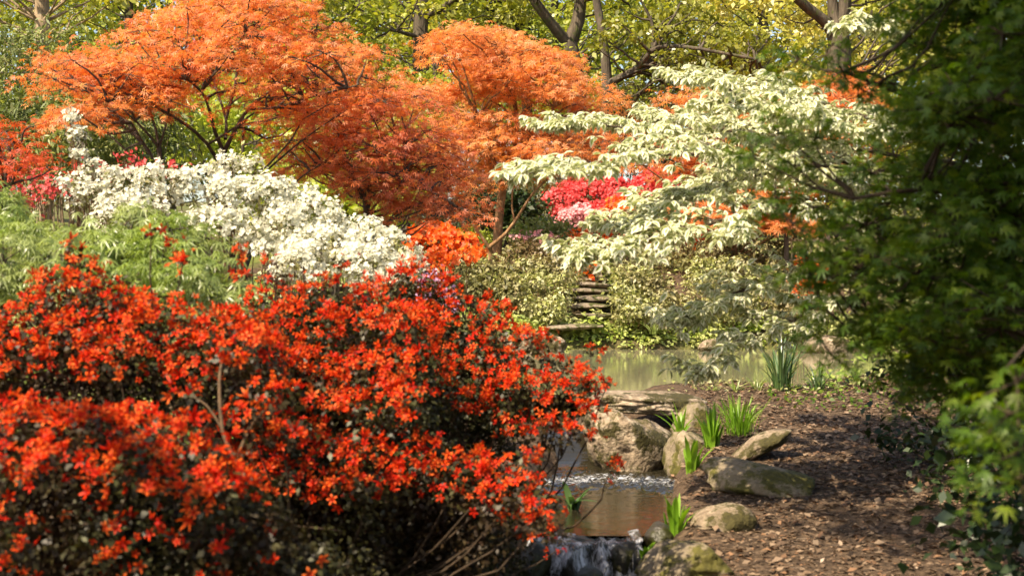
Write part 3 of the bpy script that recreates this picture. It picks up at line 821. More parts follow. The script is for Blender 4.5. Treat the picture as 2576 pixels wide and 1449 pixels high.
oak('thin dark stemmed oak with wiry branches above the left maple crown', 795, 45,
    [(footed(800, 45, (795, 250, 45), (790, 40, 45), (795, -100, 45)), .14, .09), (stem((790, 40, 45), (760, 15, 44.8), (735, 0, 44.5)), .07, .03), (stem((793, 80, 45), (850, 60, 44.5), (900, 20, 44)), .06, .02)],
    [[(560, -120), (900, -120), (960, 60), (940, 160), (800, 200), (620, 120)]], [40], (.45, .95), 'oak_leaf')
oak('yellow leaved tree filling the gap between the olive oak and the massive oak', 1930, 52,
    [(footed(1935, 52, (1930, 200, 52), (1920, 40, 52), (1900, -160, 52)), .25, .14)],
    [[(1780, -130), (2060, -130), (2080, 120), (2040, 230), (1900, 230), (1800, 120)]], [44], (.5, 1.0), 'beech_leaf')
oak('dark blue green pine behind the top of the central amber maple', 1290, 50,
    [(footed(1330, 50, (1325, 250, 50), (1300, 100, 50), (1285, -100, 50)), .22, .12)],
    [[(1215, -120), (1300, -100), (1300, 40), (1280, 70), (1240, 30)], [(1290, 110), (1400, 125), (1390, 180), (1300, 170)]], [16, 12], (.4, .8), 'pine', .30, 500, 1.5, name='pine_tree', leaf=LANCE, sep=30)
# second row of the wood, mostly leaf
rowspec = [(-40, 58, 'oak_leaf', 'left of the pale trunked tree'), (330, 60, 'beech_leaf', 'right of the pale trunked tree'), (640, 57, 'oak_leaf', 'above the orange maple crown'),
           (930, 62, 'beech_leaf', 'left of the thick trunked oak'), (1230, 64, 'lime', 'behind the pine'), (1400, 63, 'lime', 'between the pine and the forked oak'), (1680, 61, 'oak_leaf', 'behind the crooked limbed oak'),
           (1870, 66, 'beech_leaf', 'behind the yellow leaved tree'), (2200, 60, 'beech_leaf', 'behind the massive oak'), (2480, 58, 'oak_leaf', 'right of the massive oak')]
for px, Y, lm, where in rowspec:
    oak('distant ' + {'oak_leaf': 'mid green', 'beech_leaf': 'yellow green', 'lime': 'bright lime green'}[lm] + ' woodland tree ' + where, px, Y,
        [(footed(px, Y, (px + 5, 300, Y), (px - 8, 100, Y), (px + 10, -200, Y)), .26, .14)],
        [[(px - 210, -170), (px + 210, -170), (px + 230, 100), (px + 200, 330), (px - 200, 330), (px - 240, 100)]], [46], (.7, 1.6), lm, .26, 70, 4, name='woodland_tree', sep=70, flat=.6)
for px, Y, lm, where in [(120, 74, 'lime', 'above the bamboo'), (430, 76, 'oak_leaf', 'above the left maple crown'), (760, 75, 'lime', 'behind the thin stemmed oak'), (1080, 78, 'oak_leaf', 'behind the thick trunked oak'),
                         (1540, 77, 'lime', 'behind the crooked limbed oak'), (2020, 76, 'beech_leaf', 'deep behind the massive oak'), (2380, 75, 'oak_leaf', 'behind the dark maple')]:
    oak('far hazy ' + {'oak_leaf': 'green', 'beech_leaf': 'yellow', 'lime': 'pale lime'}[lm] + ' tree at the back of the wood ' + where, px, Y,
        [(footed(px, Y, (px + 5, 300, Y), (px - 8, 100, Y), (px + 10, -200, Y)), .3, .16)],
        [[(px - 230, -170), (px + 230, -170), (px + 240, 100), (px + 220, 420), (px - 220, 420), (px - 240, 100)]], [60], (1.1, 2.2), lm, .34, 60, 3, name='woodland_tree', sep=70, flat=.7)
# undergrowth in front of the wood
for px, py, Y, w, hh, lm, lab in [(1100, 240, 44, 330, 90, 'oak_leaf', 'dark green leafy bush at the foot of the thick trunked oak'),
                                  (1620, 265, 43, 240, 90, 'brown_shrub', 'glossy dark rhododendron below the crooked oak limb'),
                                  (2000, 250, 46, 330, 120, 'beech_leaf', 'yellow green bush at the foot of the massive oak'),
                                  (1010, 390, 38, 260, 160, 'lime', 'bright lime leaved shrub showing between the two orange maples'),
                                  (600, 330, 28, 480, 190, 'lime', 'lime green maple seen through the branches of the left orange maple'),
                                  (1420, 500, 44, 260, 60, 'brown_shrub', 'brown green bank shrub behind the central maple trunk'),
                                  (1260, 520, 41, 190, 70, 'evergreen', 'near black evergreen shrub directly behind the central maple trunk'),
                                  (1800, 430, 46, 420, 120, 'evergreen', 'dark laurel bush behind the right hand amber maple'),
                                  (830, 470, 23, 420, 200, 'lime', 'lime green shrub glimpsed under the russet laceleaf maple'),
                                  (1560, 400, 48, 330, 200, 'brown_shrub', 'brown green bush behind the gap between the central maple and the dogwood'),
                                  (1350, 420, 50, 400, 220, 'oak_olive', 'olive bush far behind the central maple'),
                                  (2090, 480, 45, 330, 190, 'oak_olive', 'olive bush behind the right end of the amber maples'),
                                  (1130, 500, 43, 230, 170, 'brown_shrub', 'brown green bush left behind the central maple trunk'),
                                  (2300, 420, 36, 420, 260, 'oak_olive', 'dark olive bush behind the dogwood on the right bank')]:
    C, d = crown([(px - w / 2, py + hh * .4), (px - w * .35, py - hh * .4), (px, py - hh * .6), (px + w * .35, py - hh * .4), (px + w / 2, py + hh * .4), (px, py + hh * .6)], Y, 1.4, 26, 30)
    x = (px - 1288) / F * Y; b = np.array([x, Y, gz(x, Y)])
    st = [(smooth_path([b - UP * .1, b * .3 + C[q] * .7, C[q]], 8), .05, .02) for q in range(0, 26, 6)]
    blob_tree('leafy_bush', lab, 'shrub', b, st, C, .35 + .4 * rng.random(len(C)), OVATE if lm != 'brown_shrub' else LANCE, lm, .16, 330, 'bark', (.02, .008), 'bushes under the wood', .7)

# bamboo thicket
for px, Y, top, w, lab in [(60, 25, 60, 300, 'olive bamboo thicket by the pale tree trunk'), (300, 26, 150, 300, 'feathery bamboo thicket behind the left orange maple'), (170, 23, 200, 330, 'drooping bamboo in front of the thicket behind the white sprig')]:
    C, d = crown([(px - w / 2, 470), (px - w / 2, top + 40), (px, top), (px + w / 2, top + 40), (px + w / 2, 470)], Y, 1.0, 60, 40)
    x = (px - 1288) / F * Y; b = np.array([x, Y, gz(x, Y)])
    root = thing('bamboo_clump', lab, 'bamboo', b, 'bamboo beside the wood'); sa = Acc()
    for c in C[::2]:
        a = b + np.array([(c[0] - x) * .6, (c[1] - Y) * .6, -.05]); sa.add(*tube(smooth_path([a, a * .4 + c * .6 + UP * .2, c], 7), np.linspace(.014, .005, 7), 5))
    obj('canes', sa.mesh('canes', b, True), M['bark_pale'], root)
    idx, p, dr = blob_points(C, .35 + .3 * rng.random(len(C)), 420, .8, .2)
    dd = unit(dr * .6 + np.array([0, 0, -.7]) + rng.normal(size=p.shape) * .5); fa = Acc()
    fa.add(*scatter(LANCE, p, unit(rng.normal(size=p.shape) + UP + np.array([0, -.5, 0])), dd, .15 * (.7 + .6 * rng.random(len(p)))))
    obj('foliage', fa.mesh('foliage', b), M['bamboo'], root, 'stuff')

# ------------------------------------------------------------------ orange maples
def rr(n, a, b): return a + (b - a) * rng.random(n)
GM = 'orange and red Japanese maples'
# left group
def maple(label, base_px, Y, stems, polys, ns, rad, lmat, size, dens, k, L, depth=1.8, sep=70, bark='bark', limb=(.018, .006), holes=(), **kw):
    C = np.concatenate([crown(p, Y, depth, n, sep, .17 * (rad[0] + rad[1]) * F / Y)[0] for p, n in zip(polys, ns)])
    for hx, hy, hr in holes:
        u = C[:, 0] / C[:, 1] * F + 1288; v = 724.5 - (C[:, 2] - CZ) / C[:, 1] * F
        C = C[((u - hx) / hr) ** 2 + ((v - hy) / (hr * .6)) ** 2 > 1]
    x = (base_px - 1288) / F * Y
    return leafy_tree('maple_tree', label, 'tree', (x, Y, gz(x, Y)), stems, C, rr(len(C), *rad), MAPLE5, lmat, size, dens, k, L, bark, limb, GM, **kw)

maple('wide orange maple with forked grey trunk behind the white azaleas', 560, 17,
      [(footed(590, 17, (575, 520, 17), (560, 430, 17), (563, 385, 17)), .055, .042),
       (stem((563, 385, 17), (540, 330, 16.8), (530, 290, 16.6), (510, 235, 16.4), (470, 200, 16.3)), .028, .012), (stem((563, 385, 17), (585, 340, 17), (625, 275, 17.1), (700, 215, 17.3), (735, 195, 17.4)), .03, .012),
       (stem((567, 350, 17), (568, 300, 17.2), (545, 225, 17.3), (530, 170, 17.4)), .022, .01), (stem((600, 150, 17.2), (612, 90, 17.2), (630, 0, 17.3)), .016, .01), (stem((568, 300, 17.2), (590, 220, 17.2), (600, 150, 17.2)), .02, .016),
       (stem((560, 430, 17), (515, 355, 16.6), (430, 290, 16.2), (330, 245, 16), (250, 190, 15.8)), .026, .01),
       (stem((625, 275, 17.1), (700, 270, 16.6), (800, 240, 16.3), (900, 215, 16)), .02, .008)],
      [[(230, 170), (330, 60), (420, 30), (480, -40), (640, -70), (760, 10), (870, 90), (965, 112), (975, 150), (900, 180), (1010, 200), (1000, 300), (850, 330), (700, 330), (600, 260), (480, 240), (330, 240)]],
      [84], (.24, .46), 'orange', .066, 25, 12, .34, depth=1.9, sep=66, holes=[(490, 330, 70)])
maple('smaller orange maple with slim forked stems at the left of the white azaleas', 403, 16.3,
      [(footed(406, 16.3, (403, 480, 16.3), (402, 400, 16.3), (400, 372, 16.3)), .036, .028), (stem((400, 372, 16.3), (365, 330, 16.1), (325, 290, 16), (280, 260, 15.9)), .018, .008),
       (stem((400, 372, 16.3), (390, 320, 16.3), (377, 280, 16.3), (370, 240, 16.4)), .018, .008), (stem((400, 372, 16.3), (416, 320, 16.2), (432, 250, 16.2)), .018, .007), (stem((385, 400, 16.3), (330, 310, 16.1)), .014, .008)],
      [[(50, 185), (150, 115), (300, 130), (400, 180), (470, 220), (460, 270), (330, 310), (280, 330), (260, 260), (140, 240)], [(150, 280), (290, 240), (280, 310), (180, 320)]],
      [34, 9], (.2, .40), 'orange', .064, 24, 11, .32, depth=1.2, sep=52)
maple('russet laceleaf maple drooping low between the white azaleas and the central maple', 930, 17.5,
      [(footed(935, 17.5, (925, 560, 17.5), (900, 470, 17.4), (880, 430, 17.3)), .04, .03), (stem((880, 430, 17.3), (830, 410, 17), (780, 430, 16.8), (730, 470, 16.6)), .02, .008), (stem((880, 430, 17.3), (930, 390, 17.2), (1000, 360, 17), (1080, 370, 16.8)), .02, .008),
       (stem((900, 470, 17.4), (980, 460, 17), (1080, 480, 16.8), (1150, 520, 16.6)), .02, .008), (stem((880, 430, 17.3), (860, 360, 17.4), (870, 290, 17.4)), .018, .008)],
      [[(800, 240), (940, 220), (1060, 200), (1100, 260), (1110, 340), (1150, 400), (1205, 480), (1190, 560), (1060, 560), (960, 530), (860, 480), (760, 440), (680, 420), (660, 360), (740, 300)]],
      [72], (.22, .44), 'russet', .066, 26, 12, .36, depth=1.5, sep=55, droop=.8, hang=.6, holes=[(1040, 300, 50)])
maple('red orange maple low at the far left edge above the pink azaleas', 20, 14,
      [(footed(10, 14, (10, 520, 14), (15, 440, 14), (40, 380, 14)), .03, .015)],
      [[(-120, 300), (50, 290), (125, 310), (100, 350), (40, 380), (170, 400), (160, 450), (40, 470), (-120, 470)]], [18], (.18, .32), 'red_maple', .06, 24, 10, .24, depth=.8, sep=45)
# centre
maple('central amber maple with pale trunk on the far bank beyond the pond', 1255, 34.5,
      [(footed(1248, 34.5, (1252, 600, 34.5), (1256, 540, 34.5), (1264, 480, 34.5)), .13, .10), (stem((1264, 480, 34.5), (1250, 420, 34.4), (1215, 360, 34.2), (1200, 300, 34)), .07, .03),
       (stem((1264, 480, 34.5), (1290, 400, 34.6), (1300, 320, 34.6), (1290, 220, 34.6), (1260, 120, 34.6)), .08, .03), (stem((1270, 470, 34.5), (1320, 410, 34.3), (1370, 330, 34.2), (1400, 250, 34)), .06, .025),
       (footed(1236, 34.2, (1234, 635, 34.2), (1230, 620, 34.1)), .075, .06), (stem((1230, 622, 34.1), (1200, 580, 34), (1186, 545, 33.9), (1180, 500, 33.8), (1150, 440, 33.6)), .05, .025),
       (stem((1230, 622, 34.1), (1270, 590, 34), (1300, 550, 33.9), (1325, 510, 33.8), (1350, 475, 33.7), (1400, 430, 33.5)), .05, .025), (stem((1295, 560, 33.9), (1288, 520, 33.9), (1290, 470, 33.9)), .03, .02)],
      [[(1065, 90), (1130, 52), (1230, 58), (1330, 105), (1450, 150), (1435, 172), (1530, 215), (1540, 285), (1470, 290), (1320, 275), (1160, 265), (1000, 240), (965, 225), (1070, 198), (1160, 190), (1075, 150)],
       [(1085, 275), (1250, 270), (1440, 285), (1545, 330), (1540, 420), (1420, 440), (1380, 465), (1250, 470), (1150, 465), (1120, 420), (1080, 390), (1120, 330)]],
      [82, 66], (.34, .66), 'orange_far', .125, 9, 12, .62, depth=2.2, sep=42, bark='bark_warm', limb=(.035, .012), twig_r=.005, lift=.05, thick=.08)
maple('amber maple behind the cream dogwood layers on the far bank', 1850, 40,
      [(footed(1850, 40, (1850, 520, 40), (1840, 420, 40), (1800, 330, 40)), .12, .05), (stem((1845, 440, 40), (1950, 380, 40), (2050, 330, 40)), .06, .03), (stem((1840, 420, 40), (1740, 390, 40), (1620, 380, 39.5)), .06, .03)],
      [[(1650, 235), (1800, 195), (2000, 215), (2170, 150), (2250, 280), (2200, 420), (2100, 500), (1900, 490), (1700, 455), (1560, 440), (1530, 390), (1600, 300)]],
      [64], (.4, .8), 'orange_far', .14, 8, 12, .62, depth=2.5, sep=52, bark='bark_warm', limb=(.04, .014), twig_r=.006, lift=.06, thick=.08)
maple('small amber maple with a single brown trunk above the olive shrubs', 1847, 33.5,
      [(footed(1847, 33.5, (1846, 640, 33.5), (1848, 600, 33.5), (1845, 560, 33.5)), .085, .06), (stem((1845, 560, 33.5), (1800, 530, 33.3), (1750, 520, 33.2)), .03, .015), (stem((1845, 560, 33.5), (1900, 540, 33.3), (1970, 560, 33.2)), .03, .015)],
      [[(1700, 500), (1780, 475), (1880, 470), (1980, 510), (2060, 575), (2030, 600), (1900, 580), (1800, 585), (1720, 560)]],
      [42], (.3, .6), 'orange_far', .13, 13, 14, .45, depth=1.3, sep=36, bark='bark_warm', limb=(.03, .01), twig_r=.005)

# ------------------------------------------------------------------ shrubs on the far bank
def bankshrub(name, label, poly, Y, n, rpx, fl, leafs, group=None, flat=.75, slope=.006, base_px=None, **kw):
    C, R = billows(poly, lambda a, b: Y + slope * (700 - b), n, rpx, rpx[0] * .9, .2)
    x = (base_px if base_px else C[:, 0].mean() / C[:, 1].mean() * F + 1288); x = (x - 1288) / F * Y
    yb = float(C[:, 1].mean())
    return bloom_shrub(name, label, 'shrub', (x, yb, gz(x, yb)), C, R, flat, fl, leafs, group=group, **kw)

CL = (OVATE, 'cream_shrub', .095, 1700); BL = (OVATE, 'brown_shrub', .09, 1600)
GS = 'low shrubs on the far bank'
bankshrub('variegated_shrub', 'cream and green leaved shrub left of the stone steps', [(1280, 690), (1320, 650), (1390, 640), (1428, 660), (1425, 730), (1405, 795), (1380, 805), (1330, 790), (1280, 760)], 31.6, 26, (22, 38), None, CL, GS, slope=.012)
bankshrub('variegated_shrub', 'cream flecked shrub right of the stone steps', [(1552, 690), (1580, 670), (1680, 690), (1700, 800), (1630, 810), (1562, 800), (1550, 760)], 31.4, 30, (22, 36), None, CL, GS, slope=.012)
bankshrub('variegated_shrub', 'cream flecked shrub under the small amber maple', [(1700, 700), (1760, 660), (1950, 660), (2050, 690), (2050, 780), (1900, 790), (1720, 800)], 31.2, 34, (22, 38), None, CL, GS, slope=.012)
bankshrub('olive_shrub', 'brown olive shrub above the cream shrubs right of the steps', [(1560, 640), (1640, 610), (1830, 620), (1990, 600), (2030, 650), (1900, 680), (1600, 690)], 33.2, 34, (22, 36), None, BL, GS)
bankshrub('olive_shrub', 'dull olive shrub at the foot of the central maple trunk', [(1290, 620), (1360, 600), (1440, 620), (1440, 660), (1340, 670), (1280, 660)], 33.4, 18, (20, 32), None, BL, GS)
bankshrub('olive_shrub', 'rusty olive shrub behind the red azalea tips near the central maple', [(1120, 650), (1200, 660), (1290, 680), (1300, 780), (1200, 790), (1130, 720)], 31.5, 26, (22, 38), None, (OVATE, 'brown_shrub', .10, 1500), GS)
bankshrub('green_shrub', 'smooth green mound between the central trunk and crimson azaleas', [(1290, 570), (1360, 555), (1440, 575), (1430, 605), (1300, 600)], 36, 12, (22, 34), None, (OVATE, 'lace', .10, 1500), GS)
bankshrub('green_shrub', 'pale green low shrub left of the central trunk', [(1150, 575), (1230, 575), (1240, 605), (1160, 600)], 37, 8, (18, 28), None, (OVATE, 'lime', .10, 1200), GS)
GA = 'azaleas in flower on the far bank'
bankshrub('azalea_shrub', 'crimson azalea mound on the far bank right of the central trunk', [(1390, 500), (1450, 465), (1560, 465), (1600, 500), (1510, 545), (1440, 560), (1380, 550)], 41, 22, (24, 38), (BLOOM, 'crimson_bloom', .05, 50, 5, .06), (OVATE, 'brown_shrub', .08, 250), GA, up=.5)
bankshrub('azalea_shrub', 'pale pink azalea mound in front of the crimson azaleas', [(1420, 555), (1470, 530), (1500, 540), (1490, 570), (1440, 575)], 39.4, 9, (20, 28), (BLOOM, 'pink_bloom', .05, 60, 5, .06), (OVATE, 'brown_shrub', .08, 200), GA, up=.5)
bankshrub('azalea_shrub', 'rosy crimson azalea behind the dogwood branch tips', [(1570, 470), (1650, 445), (1720, 460), (1700, 490), (1600, 500)], 41, 14, (20, 30), (BLOOM, 'crimson_bloom', .052, 40, 5, .06), (OVATE, 'brown_shrub', .08, 250), GA, up=.5)
bankshrub('azalea_shrub', 'orange azalea mound right of the crimson azaleas', [(1520, 530), (1580, 510), (1640, 520), (1600, 560), (1530, 570)], 40, 10, (20, 30), (BLOOM, 'orange_bloom', .05, 26, 5, .06), (OVATE, 'brown_shrub', .08, 250), GA, up=.5)
bankshrub('plum_shrub', 'dark plum leaved shrub beside the crimson azaleas', [(1530, 560), (1590, 545), (1620, 580), (1560, 600)], 36.5, 10, (18, 28), None, (OVATE, 'plum', .09, 1300), GS)
bankshrub('azalea_shrub', 'bright orange red azalea under the crimson and plum shrubs', [(1430, 595), (1500, 580), (1600, 590), (1600, 640), (1520, 635), (1440, 630)], 34, 18, (18, 28), (BLOOM, 'orange_bloom', .05, 22, 5, .05), (OVATE, 'brown_shrub', .09, 500), GA, up=.4)
bankshrub('azalea_shrub', 'orange red azalea trailing down beside the stone steps', [(1450, 640), (1500, 640), (1505, 690), (1470, 715), (1450, 690)], 32.8, 10, (16, 24), (BLOOM, 'orange_bloom', .05, 7, 4, .05), (OVATE, 'brown_shrub', .09, 900), GA, up=.3)
bankshrub('azalea_shrub', 'red azalea row behind the dogwood sprays left of the small amber maple', [(1620, 590), (1700, 570), (1790, 585), (1780, 615), (1640, 625)], 34.5, 14, (16, 26), (BLOOM, 'orange_bloom', .05, 18, 5, .05), (OVATE, 'brown_shrub', .09, 500), GA, up=.4)
bankshrub('azalea_shrub', 'small pale pink azalea at the base of the central maple', [(1290, 600), (1340, 592), (1400, 605), (1390, 620), (1300, 618)], 33.8, 9, (14, 22), (BLOOM, 'pink_bloom', .05, 12, 4, .05), (OVATE, 'brown_shrub', .09, 800), GA, up=.4)
bankshrub('azalea_shrub', 'red azalea showing among the right hand dogwood leaves', [(1960, 690), (2040, 650), (2110, 690), (2060, 780), (1980, 760)], 29.8, 14, (16, 26), (BLOOM, 'orange_bloom', .052, 14, 5, .05), (OVATE, 'brown_shrub', .09, 600), GA, up=.4)
bankshrub('azalea_shrub', 'orange azalea band behind the right end of the white azaleas', [(1020, 590), (1100, 580), (1190, 610), (1210, 660), (1120, 670), (1050, 640)], 20, 16, (22, 34), (BLOOM, 'orange_bloom', .045, 60, 5, .04), (OVATE, 'azalea_leaf', .05, 900), GA, up=.4)

# rustic picket fence
def fence():
    b = P(2010, 640, 33.0); b[2] = gz(b[0], b[1]); root = thing('picket_fence', 'low rustic picket fence glimpsed behind the dogwood and dark maple', 'fence', b)
    up_post = rock_mesh('post', (.13, .13, 1.25), 301, .85, .05, 3); rail = rock_mesh('rail', (1.0, .05, .09), 302, .85, .04, 3); pk = rock_mesh('picket', (.05, .03, .62), 303, .85, .04, 2)
    for i in range(4):
        o = obj('post', up_post, M['bark'], root); o.location = (i * .98 - .3, .02 * i, .62)
        if i < 3:
            for z in (.5, .95):
                o = obj('rail', rail, M['bark_pale'], root); o.location = (i * .98 + .19, .02 * i, z)
            for q in range(6):
                o = obj('picket', pk, M['bark_pale'], root); o.location = (i * .98 - .18 + q * .15, -.06 + .02 * i, .74)
fence()

# low plants along the far waterline
def low_plants(label, x0, x1, y0, y1, n, size, hgt, mat, leaf=OVATE, name='ground_cover'):
    k = n; x = x0 + (x1 - x0) * rng.random(k); y = y0 + (y1 - y0) * rng.random(k)
    z = height(x, y); ok = z > .42; x, y, z = x[ok], y[ok], z[ok]
    tall = hgt * (.35 + .65 * np.clip(.5 + wob(x, y, 2.2), 0, 1))
    p = np.stack([x, y, z + tall * rng.random(len(x))], 1)
    fa = Acc(); fa.add(*scatter(leaf, p, unit(UP + np.array([0, -.4, 0]) + rng.normal(size=p.shape) * .5), rng.normal(size=p.shape), size * (.6 + .8 * rng.random(len(p)))))
    o = obj(name, fa.mesh(name), M[mat], kind='stuff'); o['label'] = label; o['category'] = 'ground cover'; return o
low_plants('fresh green leafy ground cover along the far waterline', -1.5, 9.5, 29.2, 31.0, 15000, .11, .45, 'bank_green')
low_plants('green leafy ground cover on the slope of the far bank', -6, 12, 31, 45, 16000, .13, .25, 'cream_shrub')
low_plants('small green seedlings fringing the near pond edge beside the path', 1.9, 4.6, 17.0, 18.6, 420, .06, .07, 'cream_shrub')
low_plants('dark ivy like ground cover at the shaded edge of the path', 3.0, 7.5, 7, 17.5, 5000, .06, .12, 'dark_maple')
low_plants('mixed green ground cover on the left bank under the shrubs', -9, -1.2, 9, 29, 14000, .09, .25, 'green_low')
low_plants('sunlit green ground cover beyond the dark maple on the right bank', 3.6, 12, 17.0, 30, 9000, .09, .35, 'green_low')

def blades(name, label, cat, px, py, Y, n, length, width, lean, mat, single='blade', group=None, curve=.25):
    b = P(px, py, Y); b[2] = max(b[2], gz(b[0], b[1])); root = thing(name, label, cat, b, group)
    for i in range(n):
        a = rng.random() * 2 * math.pi; o = np.array([math.cos(a), math.sin(a), 0]); l = length * (.4 + .7 * rng.random()); le = lean * (.2 + 1.7 * rng.random() ** 1.5)
        start = o * .03 * math.sqrt(n) * .6 * rng.random() - UP * .04; side = np.cross(o, UP) * math.cos(rng.random()) + o * .3 * rng.normal(); side = unit(side)
        V = []; E = []
        for t in np.linspace(0, 1, 6):
            c = start + UP * l * t * (1 - .25 * le * t) + o * l * le * t * t * (.6 + curve); w = width * (.55 + 1.5 * t * (1 - t)) * (1 if t < .99 else .08)
            V += [c - side * w * .5, c + UP * 0 + np.cross(side, UP) * w * .18, c + side * w * .5]; E += [t] * 3
        Fq = []
        for q in range(5):
            for s in range(2): Fq.append((q * 3 + s, q * 3 + s + 1, q * 3 + s + 4, q * 3 + s + 3))
        obj(single, mesh_np(single, np.array(V), np.array(Fq), {'rnd': np.full(len(V), rng.random()), 'edge': np.array(E)}, True), M[mat], root)
    return root
GF = 'strap leaved ferns along the stream'
blades('iris_clump', 'tall dark green iris clump standing at the pond edge', 'plant', 1965, 985, 17.4, 60, .85, .026, .45, 'iris')
blades('iris_clump', 'low bluish iris tuft right of the tall iris clump', 'plant', 2060, 985, 17.2, 30, .5, .02, .6, 'iris')
blades('grass_tuft', 'pale arching grass tuft on the far waterline below the cream shrubs', 'plant', 1645, 835, 29.9, 26, .55, .022, .8, 'lace')
for q, (px, py, Y) in enumerate([(1790, 992, 17.1), (1850, 994, 17.2), (1905, 990, 17.3), (2110, 994, 17.2), (2160, 990, 17.3)]):
    blades('grass_tuft', 'short straggling grass tuft on the near pond edge', 'plant', px, py, Y, 22, .16 + .05 * (q % 3), .014, 1.0, 'lace', 'blade', 'grass tufts along the near pond edge')
blades('fern_clump', 'bright strap leaved fern clump beside the tilted pale stone', 'fern', 1790, 1150, 14.0, 20, .46, .06, .4, 'fern', 'frond', GF)
blades('fern_clump', 'bright strap leaved fern above the foaming pool', 'fern', 1740, 1200, 13.2, 15, .42, .058, .35, 'fern', 'frond', GF)
blades('fern_clump', 'slim strap leaved fern leaning over the big boulder', 'fern', 1712, 1100, 14.6, 10, .42, .045, .6, 'fern', 'frond', GF)
blades('fern_clump', 'yellow green strap leaved fern over the dark wet rock', 'fern', 1700, 1345, 10.9, 20, .33, .045, .4, 'fern', 'frond', GF)
blades('fern_clump', 'small strap leaved fern behind the round mossy stone', 'fern', 1620, 1395, 10.1, 8, .18, .04, .5, 'fern', 'frond', GF)
blades('grass_tuft', 'soft dark green grassy tuft behind the strap leaved ferns', 'plant', 1860, 1085, 14.8, 110, .44, .013, .5, 'fern')
blades('fern_clump', 'broad dark green leaves hanging at the shaded pool edge under the azaleas', 'fern', 1440, 1270, 12.2, 9, .28, .07, 1.1, 'iris', 'frond')

# ------------------------------------------------------------------ path litter
def litter():
    N = 34000; y = 6 + 12 * rng.random(N) ** .9; x = .9 + 5.2 * rng.random(N)
    cx = .45 + .12 * (y - 9.5); ok = x - cx > .75 + .1 * rng.normal(size=N); x, y = x[ok], y[ok]
    z = height(x, y); ok = z > -.35; x, y, z = x[ok], y[ok], z[ok]
    p = np.stack([x, y, z + .004 + .014 * rng.random(len(x))], 1)
    fa = Acc(); fa.add(*scatter(OVATE, p, unit(UP + rng.normal(size=p.shape) * .28), rng.normal(size=p.shape), .020 + .07 * rng.random(len(p)) ** 2.4))
    q = rng.choice(len(p), 500, replace=False); a = p[q] + [0, 0, .008]; dv = rng.normal(size=(500, 3)) * [1, 1, .08]; fa.add(*segs(a, a + unit(dv) * (.05 + .16 * rng.random((500, 1))), .004, .002, 3), rng.random(500).repeat(6))
    o = obj('leaf_litter', fa.mesh('leaf_litter'), M['litter'], kind='stuff'); o['label'] = 'brown fallen leaves and bark chips covering the path'; o['category'] = 'leaf litter'
litter()

# ------------------------------------------------------------------ white, lilac and pink azaleas, green laceleaf
def mound(name, label, lobes, Yb, fl, leafs, group=None, flat=.8, sub=13, **kw):
    C = []; R = []
    for px, py, Y, r in lobes:
        c = P(px, py, Y); rm = r / F * Y
        for _ in range(sub):
            C.append(c + unit(rng.normal(size=3) + [0, -.2, .3]) * rm * np.array([1, 1, .75]) * .72); R.append(rm * (.26 + .22 * rng.random()))
    C = np.array(C); R = np.array(R); x = C[:, 0].mean()
    return bloom_shrub(name, label, 'shrub', (x, Yb, gz(x, Yb)), C, R, flat, fl, leafs, group=group, stem_every=2, stem_r=(.008, .003), **kw)
WL = (OVATE, 'white_azalea_leaf', .04, 1700)
WF = (BLOOM, 'white_bloom', .023, 125, 4.5, .028)
GW = 'white azaleas in front of the orange maples'
mound('azalea_shrub', 'white azalea at the left end of the white bank with a tall loose sprig', [(200, 490, 13.6, 60), (300, 480, 13.8, 70), (400, 470, 13.8, 70), (330, 560, 13.2, 90), (185, 300, 13.8, 22), (190, 345, 13.8, 26), (205, 390, 13.8, 22), (230, 430, 13.8, 30)], 14, (BLOOM, 'white_bloom', .023, 90, 4.5, .028), WL, GW, up=.3)
mound('azalea_shrub', 'tall white azalea with the highest tufts under the forked maple trunk', [(560, 420, 14.4, 42), (620, 425, 14.4, 40), (500, 480, 14, 70), (590, 500, 14, 80), (680, 500, 14, 70), (560, 590, 13.4, 90)], 14.4, WF, WL, GW, up=.3)
mound('azalea_shrub', 'white azalea densest in bloom in the middle of the white bank', [(740, 500, 14.2, 60), (780, 560, 13.8, 80), (700, 600, 13.4, 90), (820, 640, 13.2, 90), (760, 680, 12.8, 80)], 14, WF, WL, GW, up=.3)
mound('azalea_shrub', 'white azalea sloping down to the lilac blossom at the right end', [(870, 580, 14, 60), (930, 610, 13.8, 70), (1000, 640, 13.6, 60), (1045, 680, 13.4, 45), (910, 690, 13, 90), (980, 710, 12.9, 60)], 13.8, WF, WL, GW, up=.3)
mound('azalea_shrub', 'lilac azalea at the foot of the white azaleas', [(1085, 715, 12.6, 32), (1110, 755, 12.3, 30), (1070, 760, 12.2, 34), (1130, 790, 12.2, 22)], 12.6, (BLOOM, 'lilac_bloom', .025, 150, 4, .03), WL, up=.3)
mound('azalea_shrub', 'loose pink red azalea behind the left end of the white azaleas', [(60, 470, 15.4, 60), (130, 480, 15.2, 60), (240, 450, 15.2, 50), (330, 420, 15.4, 40), (420, 440, 15.4, 40), (40, 530, 14.4, 60)], 15.6, (BLOOM, 'crimson_bloom', .027, 40, 3, .04), (OVATE, 'brown_shrub', .05, 700), up=.2)

